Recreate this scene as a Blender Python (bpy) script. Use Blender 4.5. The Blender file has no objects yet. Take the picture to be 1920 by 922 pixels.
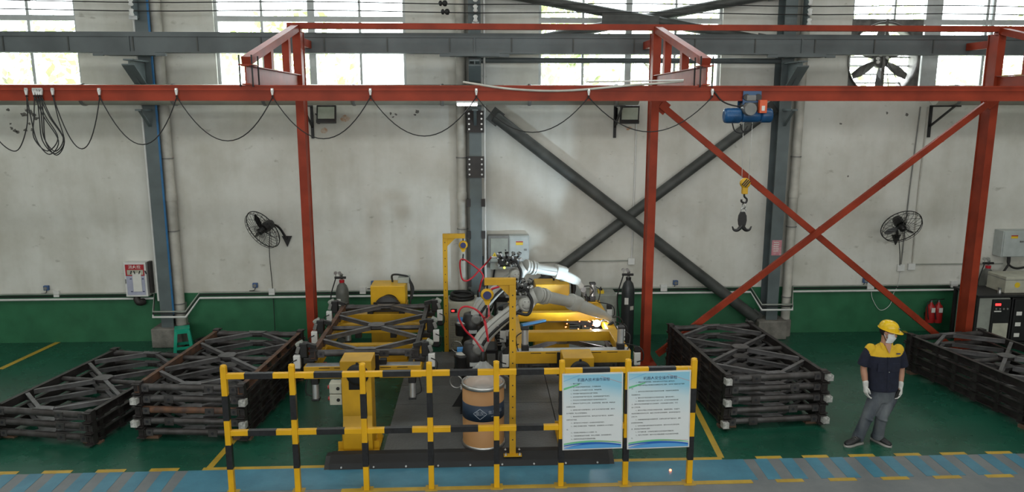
import bpy, math, random
from mathutils import Vector, Matrix
random.seed(7)
SC = bpy.context.scene
COL = SC.collection
PI = math.pi
# ------------------------------------------------------------------ camera
FPX, CH = 1400.0, 4.3
PITCH, YAW = math.radians(10.52), math.radians(2.535)
FWD = Vector((math.sin(YAW)*math.cos(PITCH), math.cos(YAW)*math.cos(PITCH), -math.sin(PITCH)))
RGT = Vector((math.cos(YAW), -math.sin(YAW), 0))
UPV = RGT.cross(FWD)
cam = bpy.data.cameras.new('camera')
cam.sensor_width = 36.0
cam.lens = 36.0*FPX/1920.0
cam.clip_end = 300
camo = bpy.data.objects.new('camera', cam)
COL.objects.link(camo)
camo.matrix_world = Matrix(((RGT.x, UPV.x, -FWD.x, 0), (RGT.y, UPV.y, -FWD.y, 0), (RGT.z, UPV.z, -FWD.z, CH), (0, 0, 0, 1)))
SC.camera = camo
# ------------------------------------------------------------------ world, lights, exposure
W = bpy.data.worlds.new('overcast')
SC.world = W
W.use_nodes = True
bgn = W.node_tree.nodes['Background']
bgn.inputs[0].default_value = (0.93, 0.98, 1.0, 1)
bgn.inputs[1].default_value = 10.0
vs = SC.view_settings
vs.view_transform = 'Standard'
vs.look = 'None'
vs.gamma = 1.0
vs.use_curve_mapping = False
vs.exposure = 0.0
SC.cycles.max_bounces = 6
SC.cycles.use_denoising = True
SC.cycles.sample_clamp_indirect = 6.0
def area(name, loc, target, sx, sy, power, color, spread=180):
    l = bpy.data.lights.new(name, 'AREA')
    l.shape = 'RECTANGLE'; l.size = sx; l.size_y = sy
    l.energy = power; l.color = color; l.spread = math.radians(spread)
    o = bpy.data.objects.new(name, l); COL.objects.link(o)
    o.location = loc
    o.rotation_euler = (Vector(target)-Vector(loc)).to_track_quat('-Z', 'Y').to_euler()
    return o
# daylight from the roof skylights over the hall
area('skylight_strip', (0, 7.5, 9.2), (0, 7.7, 0), 26, 1.6, 400, (0.97, 1.0, 0.96))
area('skylight_strip', (0, 0.0, 9.2), (0, 0.3, 0), 26, 1.6, 420, (0.97, 1.0, 0.96))
# daylight from the tall windows in the opposite wall
area('window_daylight', (0, -8.8, 5.6), (0, 20, 4.6), 26, 3.0, 1180, (0.98, 1.0, 0.98))
# ------------------------------------------------------------------ pixel to place
def ray(x, y):
    return RGT*((x-960)/FPX) + UPV*(-(y-461)/FPX) + FWD
def gp(x, y, z=0.0):
    v = ray(x, y); t = (z-CH)/v.z
    return Vector((v.x*t, v.y*t, z))
def yp(x, y, Y):
    v = ray(x, y); t = Y/v.y
    return Vector((v.x*t, Y, CH+v.z*t))
# ------------------------------------------------------------------ materials
def _n(nt, t, **k):
    n = nt.nodes.new(t)
    for a, b in k.items():
        setattr(n, a, b)
    return n
def mat(name, col, rough=0.6, metal=0.0, var=0.12, scale=6.0, bump=0.0, bscale=40.0, col2=None, spec=0.5, detail=4.0, stretch=None, lo=0.35, hi=0.65, alpha=None, trans=0.0, coat=0.0):
    m = bpy.data.materials.new(name); m.use_nodes = True
    nt = m.node_tree; b = nt.nodes['Principled BSDF']
    b.inputs['Roughness'].default_value = rough
    b.inputs['Metallic'].default_value = metal
    b.inputs['Specular IOR Level'].default_value = spec
    b.inputs['Coat Weight'].default_value = coat
    c1 = (*col, 1)
    tc = _n(nt, 'ShaderNodeTexCoord'); mp = _n(nt, 'ShaderNodeMapping')
    nt.links.new(tc.outputs['Object'], mp.inputs['Vector'])
    if stretch:
        mp.inputs['Scale'].default_value = stretch
    if var > 0 or col2:
        if col2 is None:
            col2 = tuple(max(0, c*(1-var*2.2)) for c in col)
        nz = _n(nt, 'ShaderNodeTexNoise'); nz.inputs['Scale'].default_value = scale; nz.inputs['Detail'].default_value = detail
        nt.links.new(mp.outputs[0], nz.inputs['Vector'])
        r = _n(nt, 'ShaderNodeValToRGB')
        r.color_ramp.elements[0].position = lo; r.color_ramp.elements[0].color = (*col2, 1)
        r.color_ramp.elements[1].position = hi; r.color_ramp.elements[1].color = c1
        nt.links.new(nz.outputs['Fac'], r.inputs['Fac'])
        nt.links.new(r.outputs['Color'], b.inputs['Base Color'])
    else:
        b.inputs['Base Color'].default_value = c1
    if bump > 0:
        n2 = _n(nt, 'ShaderNodeTexNoise'); n2.inputs['Scale'].default_value = bscale; n2.inputs['Detail'].default_value = 3
        nt.links.new(mp.outputs[0], n2.inputs['Vector'])
        bp = _n(nt, 'ShaderNodeBump'); bp.inputs['Strength'].default_value = bump; bp.inputs['Distance'].default_value = 0.02
        nt.links.new(n2.outputs['Fac'], bp.inputs['Height']); nt.links.new(bp.outputs['Normal'], b.inputs['Normal'])
    if alpha is not None:
        b.inputs['Alpha'].default_value = alpha
    if trans:
        b.inputs['Transmission Weight'].default_value = trans
    return m
def emat(name, col, strength):
    m = bpy.data.materials.new(name); m.use_nodes = True
    nt = m.node_tree; b = nt.nodes['Principled BSDF']
    b.inputs['Base Color'].default_value = (*col, 1)
    b.inputs['Emission Color'].default_value = (*col, 1)
    b.inputs['Emission Strength'].default_value = strength
    return m
M = {}
M['red'] = mat('red oxide paint', (0.33, 0.042, 0.016), 0.5, var=0.14, scale=3.0, bump=0.05, spec=0.25)
M['gray_steel'] = mat('grey painted steel', (0.125, 0.155, 0.16), 0.45, var=0.12, scale=2.5)
M['girder'] = mat('crane girder paint', (0.115, 0.135, 0.14), 0.5, var=0.15, scale=1.8)
M['brace'] = mat('dark grey pipe paint', (0.07, 0.075, 0.07), 0.55, var=0.2, scale=4)
M['blackpaint'] = mat('black paint', (0.012, 0.012, 0.013), 0.5, var=0.2)
M['rubber'] = mat('black rubber', (0.01, 0.01, 0.011), 0.65, var=0.1)
M['cable'] = mat('cable sheath', (0.012, 0.012, 0.012), 0.6, var=0)
M['blue'] = mat('blue hoist enamel', (0.012, 0.09, 0.24), 0.35, var=0.2)
M['bluepipe'] = mat('blue conduit', (0.02, 0.16, 0.38), 0.4, var=0.1)
M['yellow'] = mat('safety yellow paint', (0.72, 0.40, 0.008), 0.42, var=0.1, scale=3)
M['yellow2'] = mat('machine yellow paint', (0.66, 0.36, 0.012), 0.42, var=0.12, scale=2.5)
M['fyellow'] = mat('fence yellow', (0.80, 0.43, 0.005), 0.4, var=0.06, scale=5)
M['fblack'] = mat('fence black', (0.016, 0.017, 0.02), 0.35, var=0.25, scale=25)
M['orange'] = mat('orange box', (0.7, 0.1, 0.02), 0.4, var=0.08)
M['white'] = mat('white paint', (0.72, 0.72, 0.70), 0.5, var=0.06)
M['offwhite'] = mat('aged white plastic', (0.58, 0.56, 0.50), 0.55, var=0.16, scale=3)
M['cream'] = mat('cream sheet metal', (0.50, 0.49, 0.40), 0.45, var=0.1)
M['duct'] = mat('cream duct sheet', (0.42, 0.41, 0.34), 0.5, var=0.12, scale=1.5)
M['cabinet'] = mat('light grey cabinet', (0.46, 0.50, 0.49), 0.4, var=0.07)
M['cabgrey'] = mat('grey green cabinet', (0.33, 0.35, 0.31), 0.45, var=0.08)
M['silver'] = mat('bare aluminium', (0.62, 0.62, 0.62), 0.32, metal=0.7, var=0.05)
M['steel'] = mat('bright steel', (0.55, 0.55, 0.54), 0.3, metal=0.9, var=0.08)
M['cutsteel'] = mat('bright cut steel end', (0.62, 0.61, 0.58), 0.5, metal=0.1, var=0.25, scale=30)
M['frame'] = mat('mill scale steel', (0.045, 0.039, 0.038), 0.42, metal=0.3, var=0.25, scale=7, col2=(0.022, 0.018, 0.017), bump=0.05)
M['frame_tube'] = mat('pale mill scale tube', (0.085, 0.08, 0.08), 0.4, metal=0.4, var=0.2, scale=7, col2=(0.045, 0.038, 0.036))
M['frame_brace'] = mat('grey bar steel', (0.17, 0.165, 0.17), 0.42, metal=0.35, var=0.2, scale=6, col2=(0.09, 0.085, 0.085))
M['rust'] = mat('rusty steel', (0.16, 0.075, 0.04), 0.7, metal=0.1, var=0.3, scale=9, col2=(0.07, 0.042, 0.033))
M['robot'] = mat('robot light grey', (0.47, 0.47, 0.44), 0.38, var=0.07, scale=4)
M['robotdk'] = mat('robot mid grey', (0.22, 0.22, 0.21), 0.42, var=0.15, scale=5)
M['redhose'] = mat('red hose', (0.55, 0.015, 0.03), 0.4, var=0.08)
M['kraft'] = mat('kraft board drum', (0.48, 0.25, 0.10), 0.55, var=0.06, scale=2)
M['kraftdk'] = mat('drum inside', (0.28, 0.16, 0.08), 0.7, var=0.1)
M['navyband'] = mat('navy printed band', (0.022, 0.045, 0.085), 0.5, var=0.08)
M['printpale'] = mat('pale print', (0.32, 0.36, 0.42), 0.5, var=0)
M['plastic_clear'] = mat('clear plastic hood', (0.75, 0.78, 0.78), 0.10, var=0, alpha=0.34)
M['concrete'] = mat('concrete plinth', (0.24, 0.225, 0.20), 0.85, var=0.2, scale=5, bump=0.4, bscale=30)
M['stool'] = mat('green stool plastic', (0.015, 0.36, 0.23), 0.3, var=0.04)
M['cyl_grey'] = mat('grey gas cylinder paint', (0.13, 0.135, 0.12), 0.45, var=0.15)
M['cyl_black'] = mat('dark gas cylinder paint', (0.035, 0.04, 0.042), 0.4, var=0.12)
M['extred'] = mat('extinguisher red', (0.42, 0.02, 0.02), 0.3, var=0.06)
M['signred'] = mat('red print', (0.42, 0.02, 0.03), 0.5, var=0.05)
M['lilac'] = mat('lilac glass door', (0.42, 0.43, 0.55), 0.35, var=0.05)
M['paper'] = mat('paper sheet', (0.75, 0.74, 0.70), 0.8, var=0.04)
M['pinkpaper'] = mat('pink paper notice', (0.55, 0.20, 0.24), 0.8, var=0.3, scale=25, col2=(0.62, 0.34, 0.36))
M['warnyellow'] = mat('warning label yellow', (0.75, 0.52, 0.02), 0.5, var=0)
M['inkblack'] = mat('black print', (0.015, 0.015, 0.02), 0.6, var=0)
M['inknavy'] = mat('navy print', (0.03, 0.035, 0.12), 0.6, var=0)
M['darkhole'] = mat('dark opening', (0.006, 0.006, 0.006), 0.9, var=0)
M['wood'] = mat('timber block', (0.16, 0.09, 0.055), 0.8, var=0.2)
M['winframe'] = mat('grey white window frame', (0.50, 0.52, 0.52), 0.5, var=0.06)
M['fanmetal'] = mat('fan galvanised metal', (0.17, 0.165, 0.155), 0.5, metal=0.2, var=0.25, scale=8)
M['fandark'] = mat('fan black enamel', (0.014, 0.013, 0.013), 0.4, var=0.15)
M['brownplate'] = mat('dark brown plate', (0.035, 0.028, 0.026), 0.55, var=0.2)
M['blueled'] = mat('blue socket', (0.05, 0.11, 0.26), 0.45, var=0)
M['skin'] = mat('skin', (0.46, 0.235, 0.15), 0.55, var=0.05, scale=12)
M['hair'] = mat('black hair', (0.012, 0.01, 0.01), 0.6, var=0.1)
M['shirtnavy'] = mat('navy work shirt', (0.010, 0.013, 0.032), 0.85, var=0.15, scale=14, bump=0.25, bscale=18)
M['shirtyellow'] = mat('yellow shirt yoke', (0.75, 0.46, 0.02), 0.8, var=0.07, scale=9, bump=0.2, bscale=16)
M['jeans'] = mat('grey washed jeans', (0.14, 0.155, 0.165), 0.85, var=0.25, scale=4.5, col2=(0.035, 0.043, 0.06), bump=0.35, bscale=16, stretch=(1, 1, 0.45))
M['shoe'] = mat('black shoe', (0.014, 0.014, 0.016), 0.5, var=0.1)
M['sole'] = mat('grey shoe sole', (0.33, 0.32, 0.30), 0.6, var=0.1)
M['helmet'] = mat('yellow helmet shell', (0.82, 0.52, 0.01), 0.25, var=0.03)
M['mask'] = mat('white face mask', (0.72, 0.74, 0.76), 0.8, var=0.03)
M['glove'] = mat('white cotton glove', (0.68, 0.67, 0.64), 0.9, var=0.1, scale=20)
M['leaf'] = mat('leaf green', (0.50, 0.58, 0.28), 0.7, var=0.15, scale=1.2)
M['bark'] = mat('pale bark', (0.30, 0.27, 0.22), 0.9, var=0.2)
M['bluemetal'] = mat('blue protective film', (0.05, 0.26, 0.60), 0.35, var=0.1)
M['led_red'] = emat('red display', (1.0, 0.03, 0.03), 3.0)
M['led_green'] = emat('green lamp', (0.05, 1.0, 0.35), 2.5)
M['led_yellow'] = emat('yellow green lamp', (0.85, 1.0, 0.1), 2.5)
M['lamp'] = emat('lit lamp panel', (1.0, 0.98, 0.94), 9.0)
M['arc'] = emat('welding arc', (1.0, 0.93, 0.95), 60.0)
M['spark'] = emat('hot spark', (1.0, 0.16, 0.05), 14.0)
M['floodglass'] = mat('flood lamp glass', (0.42, 0.46, 0.38), 0.2, var=0.08)
def glass_mat():
    m = bpy.data.materials.new('window glass'); m.use_nodes = True
    nt = m.node_tree; nt.nodes.remove(nt.nodes['Principled BSDF'])
    t = _n(nt, 'ShaderNodeBsdfTransparent'); t.inputs[0].default_value = (0.93, 0.95, 0.95, 1)
    g = _n(nt, 'ShaderNodeBsdfGlossy'); g.inputs['Roughness'].default_value = 0.06
    mx = _n(nt, 'ShaderNodeMixShader'); mx.inputs[0].default_value = 0.06
    nt.links.new(t.outputs[0], mx.inputs[1]); nt.links.new(g.outputs[0], mx.inputs[2])
    nt.links.new(mx.outputs[0], nt.nodes['Material Output'].inputs['Surface'])
    return m
M['glass'] = glass_mat()
def wall_mat():
    m = bpy.data.materials.new('plaster wall with green dado'); m.use_nodes = True
    nt = m.node_tree; b = nt.nodes['Principled BSDF']; L = nt.links.new
    tc = _n(nt, 'ShaderNodeTexCoord'); sx = _n(nt, 'ShaderNodeSeparateXYZ'); L(tc.outputs['Object'], sx.inputs[0])
    # cloudy soiling, vertical streaks, small scuffs
    n1 = _n(nt, 'ShaderNodeTexNoise'); n1.inputs['Scale'].default_value = 0.9; n1.inputs['Detail'].default_value = 6; n1.inputs['Roughness'].default_value = 0.62
    L(tc.outputs['Object'], n1.inputs['Vector'])
    r1 = _n(nt, 'ShaderNodeValToRGB'); e = r1.color_ramp.elements
    e[0].position = 0.30; e[0].color = (0.54, 0.525, 0.465, 1); e[1].position = 0.62; e[1].color = (0.69, 0.685, 0.64, 1)
    L(n1.outputs['Fac'], r1.inputs[0])
    mp = _n(nt, 'ShaderNodeMapping'); mp.inputs['Scale'].default_value = (2.6, 1, 0.35); L(tc.outputs['Object'], mp.inputs[0])
    n2 = _n(nt, 'ShaderNodeTexNoise'); n2.inputs['Scale'].default_value = 1.6; n2.inputs['Detail'].default_value = 5; L(mp.outputs[0], n2.inputs['Vector'])
    r2 = _n(nt, 'ShaderNodeValToRGB'); e = r2.color_ramp.elements
    e[0].position = 0.30; e[0].color = (0.70, 0.68, 0.62, 1); e[1].position = 0.52; e[1].color = (1, 1, 1, 1)
    L(n2.outputs['Fac'], r2.inputs[0])
    mul = _n(nt, 'ShaderNodeMixRGB', blend_type='MULTIPLY'); mul.inputs[0].default_value = 0.22
    L(r1.outputs[0], mul.inputs[1]); L(r2.outputs[0], mul.inputs[2])
    mp3 = _n(nt, 'ShaderNodeMapping'); mp3.inputs['Scale'].default_value = (1.0, 1, 1.6); L(tc.outputs['Object'], mp3.inputs[0])
    n3 = _n(nt, 'ShaderNodeTexNoise'); n3.inputs['Scale'].default_value = 5.5; n3.inputs['Detail'].default_value = 5; L(mp3.outputs[0], n3.inputs['Vector'])
    r3 = _n(nt, 'ShaderNodeValToRGB'); e = r3.color_ramp.elements
    e[0].position = 0.24; e[0].color = (0.42, 0.40, 0.36, 1); e[1].position = 0.33; e[1].color = (1, 1, 1, 1)
    L(n3.outputs['Fac'], r3.inputs[0])
    mul2 = _n(nt, 'ShaderNodeMixRGB', blend_type='MULTIPLY'); mul2.inputs[0].default_value = 0.45
    L(mul.outputs[0], mul2.inputs[1]); L(r3.outputs[0], mul2.inputs[2])
    # painted dado with a slightly wavy edge
    ng = _n(nt, 'ShaderNodeTexNoise'); ng.inputs['Scale'].default_value = 3.0; ng.inputs['Detail'].default_value = 4; L(tc.outputs['Object'], ng.inputs['Vector'])
    rg = _n(nt, 'ShaderNodeValToRGB'); e = rg.color_ramp.elements
    e[0].position = 0.3; e[0].color = (0.020, 0.115, 0.052, 1); e[1].position = 0.7; e[1].color = (0.032, 0.165, 0.076, 1)
    L(ng.outputs['Fac'], rg.inputs[0])
    ma = _n(nt, 'ShaderNodeMath', operation='MULTIPLY_ADD'); ma.inputs[1].default_value = 0.02; L(ng.outputs['Fac'], ma.inputs[0]); L(sx.outputs['Z'], ma.inputs[2])
    gt = _n(nt, 'ShaderNodeMath', operation='GREATER_THAN'); gt.inputs[1].default_value = DADO; L(ma.outputs[0], gt.inputs[0])
    mx = _n(nt, 'ShaderNodeMixRGB'); L(gt.outputs[0], mx.inputs[0]); L(rg.outputs[0], mx.inputs[1]); L(mul2.outputs[0], mx.inputs[2])
    L(mx.outputs[0], b.inputs['Base Color'])
    rr = _n(nt, 'ShaderNodeMapRange'); rr.inputs['To Min'].default_value = 0.45; rr.inputs['To Max'].default_value = 0.85; L(gt.outputs[0], rr.inputs['Value']); L(rr.outputs[0], b.inputs['Roughness'])
    bp = _n(nt, 'ShaderNodeBump'); bp.inputs['Strength'].default_value = 0.12; bp.inputs['Distance'].default_value = 0.03
    L(n1.outputs['Fac'], bp.inputs['Height']); L(bp.outputs[0], b.inputs['Normal'])
    return m
DADO = 0.93
M['wall'] = wall_mat()
def floor_mat(name, a, c, rough=(0.16, 0.38), scale=1.1):
    m = bpy.data.materials.new(name); m.use_nodes = True
    nt = m.node_tree; b = nt.nodes['Principled BSDF']; L = nt.links.new
    tc = _n(nt, 'ShaderNodeTexCoord')
    n1 = _n(nt, 'ShaderNodeTexNoise'); n1.inputs['Scale'].default_value = scale; n1.inputs['Detail'].default_value = 6; n1.inputs['Roughness'].default_value = 0.65
    L(tc.outputs['Object'], n1.inputs['Vector'])
    r1 = _n(nt, 'ShaderNodeValToRGB'); e = r1.color_ramp.elements
    e[0].position = 0.3; e[0].color = (*a, 1); e[1].position = 0.7; e[1].color = (*c, 1)
    L(n1.outputs['Fac'], r1.inputs[0]); L(r1.outputs[0], b.inputs['Base Color'])
    n2 = _n(nt, 'ShaderNodeTexNoise'); n2.inputs['Scale'].default_value = 2.3; n2.inputs['Detail'].default_value = 5; L(tc.outputs['Object'], n2.inputs['Vector'])
    mr = _n(nt, 'ShaderNodeMapRange'); mr.inputs['To Min'].default_value = rough[0]; mr.inputs['To Max'].default_value = rough[1]
    L(n2.outputs['Fac'], mr.inputs['Value']); L(mr.outputs[0], b.inputs['Roughness'])
    n3 = _n(nt, 'ShaderNodeTexNoise'); n3.inputs['Scale'].default_value = 60; L(tc.outputs['Object'], n3.inputs['Vector'])
    bp = _n(nt, 'ShaderNodeBump'); bp.inputs['Strength'].default_value = 0.06; bp.inputs['Distance'].default_value = 0.01
    L(n3.outputs['Fac'], bp.inputs['Height']); L(bp.outputs[0], b.inputs['Normal'])
    return m
M['floor'] = floor_mat('green epoxy floor', (0.007, 0.060, 0.036), (0.013, 0.094, 0.057))
M['floorgrey'] = floor_mat('grey floor paint', (0.13, 0.14, 0.15), (0.19, 0.20, 0.20), (0.3, 0.5), 2.0)
M['floorblue'] = floor_mat('blue floor paint', (0.045, 0.155, 0.225), (0.075, 0.24, 0.33), (0.25, 0.45), 2.5)
M['flooryellow'] = floor_mat('yellow floor line', (0.36, 0.23, 0.03), (0.55, 0.36, 0.04), (0.3, 0.5), 3.0)
def plate_mat():
    m = floor_mat('dark chequer plate', (0.065, 0.068, 0.068), (0.12, 0.124, 0.124), (0.35, 0.6), 1.6)
    nt = m.node_tree; L = nt.links.new; b = nt.nodes['Principled BSDF']
    tc = _n(nt, 'ShaderNodeTexCoord'); v = _n(nt, 'ShaderNodeTexVoronoi'); v.inputs['Scale'].default_value = 28
    L(tc.outputs['Object'], v.inputs['Vector'])
    bp = _n(nt, 'ShaderNodeBump'); bp.inputs['Strength'].default_value = 0.35; bp.inputs['Distance'].default_value = 0.008
    L(v.outputs['Distance'], bp.inputs['Height']); L(bp.outputs[0], b.inputs['Normal'])
    return m
M['plate'] = plate_mat()
# ------------------------------------------------------------------ mesh builder
XF = {}
class MB:
    def __init__(s):
        s.v = []; s.f = []; s.sm = []
    def add(s, vs, fs, sm=False):
        k = len(s.v); s.v += [tuple(p) for p in vs]
        for f in fs:
            s.f.append(tuple(i+k for i in f)); s.sm.append(sm)
        return s
    def box(s, cx, cy, cz, sx, sy, sz, rot=None):
        vs = []
        for dx, dy, dz in ((-1,-1,-1),(1,-1,-1),(1,1,-1),(-1,1,-1),(-1,-1,1),(1,-1,1),(1,1,1),(-1,1,1)):
            p = Vector((dx*sx/2, dy*sy/2, dz*sz/2))
            if rot is not None:
                p = rot @ p
            vs.append((cx+p.x, cy+p.y, cz+p.z))
        return s.add(vs, ((0,3,2,1),(4,5,6,7),(0,1,5,4),(1,2,6,5),(2,3,7,6),(3,0,4,7)))
    def bx(s, x0, x1, y0, y1, z0, z1):
        return s.box((x0+x1)/2, (y0+y1)/2, (z0+z1)/2, abs(x1-x0), abs(y1-y0), abs(z1-z0))
    def axes(s, d, up=(0, 0, 1)):
        d = Vector(d).normalized(); u = Vector(up)
        if abs(d.dot(u)) > 0.995:
            u = Vector((0, 1, 0))
        a = d.cross(u).normalized(); b = a.cross(d).normalized()
        return d, a, b
    def bar(s, p0, p1, w, h, up=(0, 0, 1)):
        p0, p1 = Vector(p0), Vector(p1); d, a, b = s.axes(p1-p0, up)
        vs = []
        for p in (p0, p1):
            for i, j in ((-1,-1),(1,-1),(1,1),(-1,1)):
                vs.append(p+a*(i*w/2)+b*(j*h/2))
        return s.add(vs, ((0,3,2,1),(4,5,6,7),(0,1,5,4),(1,2,6,5),(2,3,7,6),(3,0,4,7)))
    def cyl(s, p0, p1, r0, r1=None, n=14, caps=True, sm=True):
        r1 = r0 if r1 is None else r1
        p0, p1 = Vector(p0), Vector(p1); d, a, b = s.axes(p1-p0)
        vs = []
        for p, r in ((p0, r0), (p1, r1)):
            for i in range(n):
                t = 2*PI*i/n; vs.append(p+(a*math.cos(t)+b*math.sin(t))*r)
        s.add(vs, [(i, (i+1) % n, n+(i+1) % n, n+i) for i in range(n)], sm)
        if caps:
            s.add(vs, [tuple(range(n-1, -1, -1)), tuple(range(n, 2*n))])
        return s
    def tube(s, pts, r, n=8, caps=True, closed=False):
        pts = [Vector(p) for p in pts]; m = len(pts)
        rs = r if isinstance(r, (list, tuple)) else [r]*m
        rings = []; prev = None
        for i, p in enumerate(pts):
            if closed:
                t = pts[(i+1) % m]-pts[i-1]
            else:
                t = pts[min(i+1, m-1)]-pts[max(i-1, 0)]
            t.normalize()
            if prev is None:
                a = t.orthogonal().normalized()
            else:
                a = prev-t*prev.dot(t)
                a = a.normalized() if a.length > 1e-6 else t.orthogonal().normalized()
            prev = a; b = t.cross(a)
            rings.append([p+(a*math.cos(2*PI*k/n)+b*math.sin(2*PI*k/n))*rs[i] for k in range(n)])
        return s.loft(rings, caps and not closed, closed)
    def loft(s, rings, caps=True, closed=False, sm=True):
        n = len(rings[0]); m = len(rings); vs = [p for q in rings for p in q]
        fs = []
        for i in range(m if closed else m-1):
            j = (i+1) % m
            for k in range(n):
                l = (k+1) % n; fs.append((i*n+k, i*n+l, j*n+l, j*n+k))
        s.add(vs, fs, sm)
        if caps:
            s.add(vs, [tuple(range(n-1, -1, -1)), tuple(range((m-1)*n, m*n))])
        return s
    def prism(s, poly, o, u, v, w):
        """polygon in the plane (u, v) at o, extruded by vector w"""
        o, u, v, w = Vector(o), Vector(u), Vector(v), Vector(w); n = len(poly)
        vs = [o+u*a+v*b for a, b in poly]+[o+u*a+v*b+w for a, b in poly]
        return s.add(vs, [tuple(range(n-1, -1, -1)), tuple(range(n, 2*n))]+[(i, (i+1) % n, n+(i+1) % n, n+i) for i in range(n)])
    def lathe(s, prof, o, axis=(0, 0, 1), n=20, sm=True, caps=True):
        o = Vector(o); d, a, b = s.axes(axis)
        rings = [[o+d*h+(a*math.cos(2*PI*k/n)+b*math.sin(2*PI*k/n))*max(r, 1e-4) for k in range(n)] for r, h in prof]
        return s.loft(rings, caps, False, sm)
    def ell(s, c, rx, ry, rz, n=14, m=9):
        rings = []
        for i in range(1, m):
            t = PI*i/m
            rings.append([(c[0]+rx*math.sin(t)*math.cos(2*PI*k/n), c[1]+ry*math.sin(t)*math.sin(2*PI*k/n), c[2]-rz*math.cos(t)) for k in range(n)])
        return s.loft(rings)
    def torus(s, c, axis, R, r, n=32, k=6):
        d, a, b = s.axes(axis); c = Vector(c)
        return s.tube([c+(a*math.cos(2*PI*i/n)+b*math.sin(2*PI*i/n))*R for i in range(n)], r, k, closed=True)
    def mesh(s, name):
        me = bpy.data.meshes.new(name); me.from_pydata(s.v, [], s.f)
        me.polygons.foreach_set('use_smooth', s.sm); me.validate(); me.update()
        return me
    def build(s, name, m, parent=None, local=False, bev=0.0, label=None):
        """parent given: a part. otherwise a top-level mesh with its origin at its base."""
        if parent is None:
            xs = [p[0] for p in s.v]; ys = [p[1] for p in s.v]; zs = [p[2] for p in s.v]
            o = Vector(((min(xs)+max(xs))/2, (min(ys)+max(ys))/2, min(zs)))
            s.v = [(p[0]-o.x, p[1]-o.y, p[2]-o.z) for p in s.v]; mw = Matrix.Translation(o)
        else:
            mw = XF[parent.name]
            if not local:
                inv = mw.inverted(); s.v = [tuple(inv @ Vector(p)) for p in s.v]
        ob = bpy.data.objects.new(name, s.mesh(name)); COL.objects.link(ob)
        ob.data.materials.append(M[m] if isinstance(m, str) else m)
        if parent is None:
            ob.location = mw.translation
        else:
            ob.parent = parent
        XF[ob.name] = mw
        if bev:
            b = ob.modifiers.new('edge', 'BEVEL'); b.width = bev; b.segments = 2; b.limit_method = 'ANGLE'
        if label:
            ob['label'] = label
        return ob
def tag(o, label, cat, group=None):
    o['label'] = label; o['category'] = cat
    if group:
        o['group'] = group
    return o
def struct(o):
    o['kind'] = 'structure'; return o
def thing(name, loc, label=None, cat=None, group=None, rz=0.0, rot=None):
    o = bpy.data.objects.new(name, None); COL.objects.link(o)
    o.empty_display_size = 0.1
    mw = Matrix.Translation(Vector(loc)) @ (rot.to_4x4() if rot is not None else Matrix.Rotation(rz, 4, 'Z'))
    o.matrix_world = mw; XF[o.name] = mw
    if label:
        tag(o, label, cat, group)
    return o
KIDS = None
def copy_tree(o, loc=None, rz=None, label=None, parent=None):
    kids = [c for c in bpy.data.objects if c.parent == o] if KIDS is None else KIDS.get(o.name, [])
    c = o.copy(); COL.objects.link(c); c.parent = parent
    if loc is not None:
        c.location = loc
    if rz is not None:
        c.rotation_euler = (0, 0, rz)
    if label:
        c['label'] = label
    for k in kids:
        copy_tree(k, parent=c)
    return c
def bez(pts, n=10):
    """smooth Catmull-Rom path through the points"""
    P = [Vector(p) for p in pts]; P = [P[0]*2-P[1]]+P+[P[-1]*2-P[-2]]; out = []
    for i in range(1, len(P)-2):
        for k in range(n):
            t = k/n; a, b, c, d = P[i-1], P[i], P[i+1], P[i+2]
            out.append(0.5*((2*b)+(c-a)*t+(2*a-5*b+4*c-d)*t*t+(3*b-a-3*c+d)*t**3))
    out.append(P[-2]); return out
def text_part(name, txt, size, origin, u, v, m, parent, align='CENTER', wid=None, line=1.0, label=None, lift=0.001):
    cu = bpy.data.curves.new(name, 'FONT'); cu.body = txt; cu.size = size; cu.align_x = align; cu.align_y = 'CENTER'
    cu.resolution_u = 1; cu.space_line = line; cu.fill_mode = 'FRONT'
    o = bpy.data.objects.new('tmp_text', cu); COL.objects.link(o)
    dg = bpy.context.evaluated_depsgraph_get(); me = bpy.data.meshes.new_from_object(o.evaluated_get(dg))
    bpy.data.objects.remove(o); bpy.data.curves.remove(cu)
    u, v = Vector(u).normalized(), Vector(v).normalized(); w = u.cross(v); origin = Vector(origin)+w*lift
    k = 1.0
    if wid and len(me.vertices):
        xs = [q.co.x for q in me.vertices]; k = wid/max(1e-6, max(xs)-min(xs))
    mb = MB(); mb.add([origin+u*(q.co.x*k)+v*q.co.y for q in me.vertices], [tuple(p.vertices) for p in me.polygons])
    bpy.data.meshes.remove(me)
    return mb.build(name, m, parent, label=label)
# ================================================================== THE SETTING
YW = 13.70
def flat(mb, x0, x1, y0, y1, z):
    return mb.bx(x0, x1, y0, y1, z-0.003, z)
fl = MB(); fl.bx(-15, 15, -9, YW+0.25, -0.2, 0.0)
struct(fl.build('floor', 'floor')); FLOOR = bpy.data.objects['floor']; FLOOR['label'] = 'glossy dark green epoxy hall floor'
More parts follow.
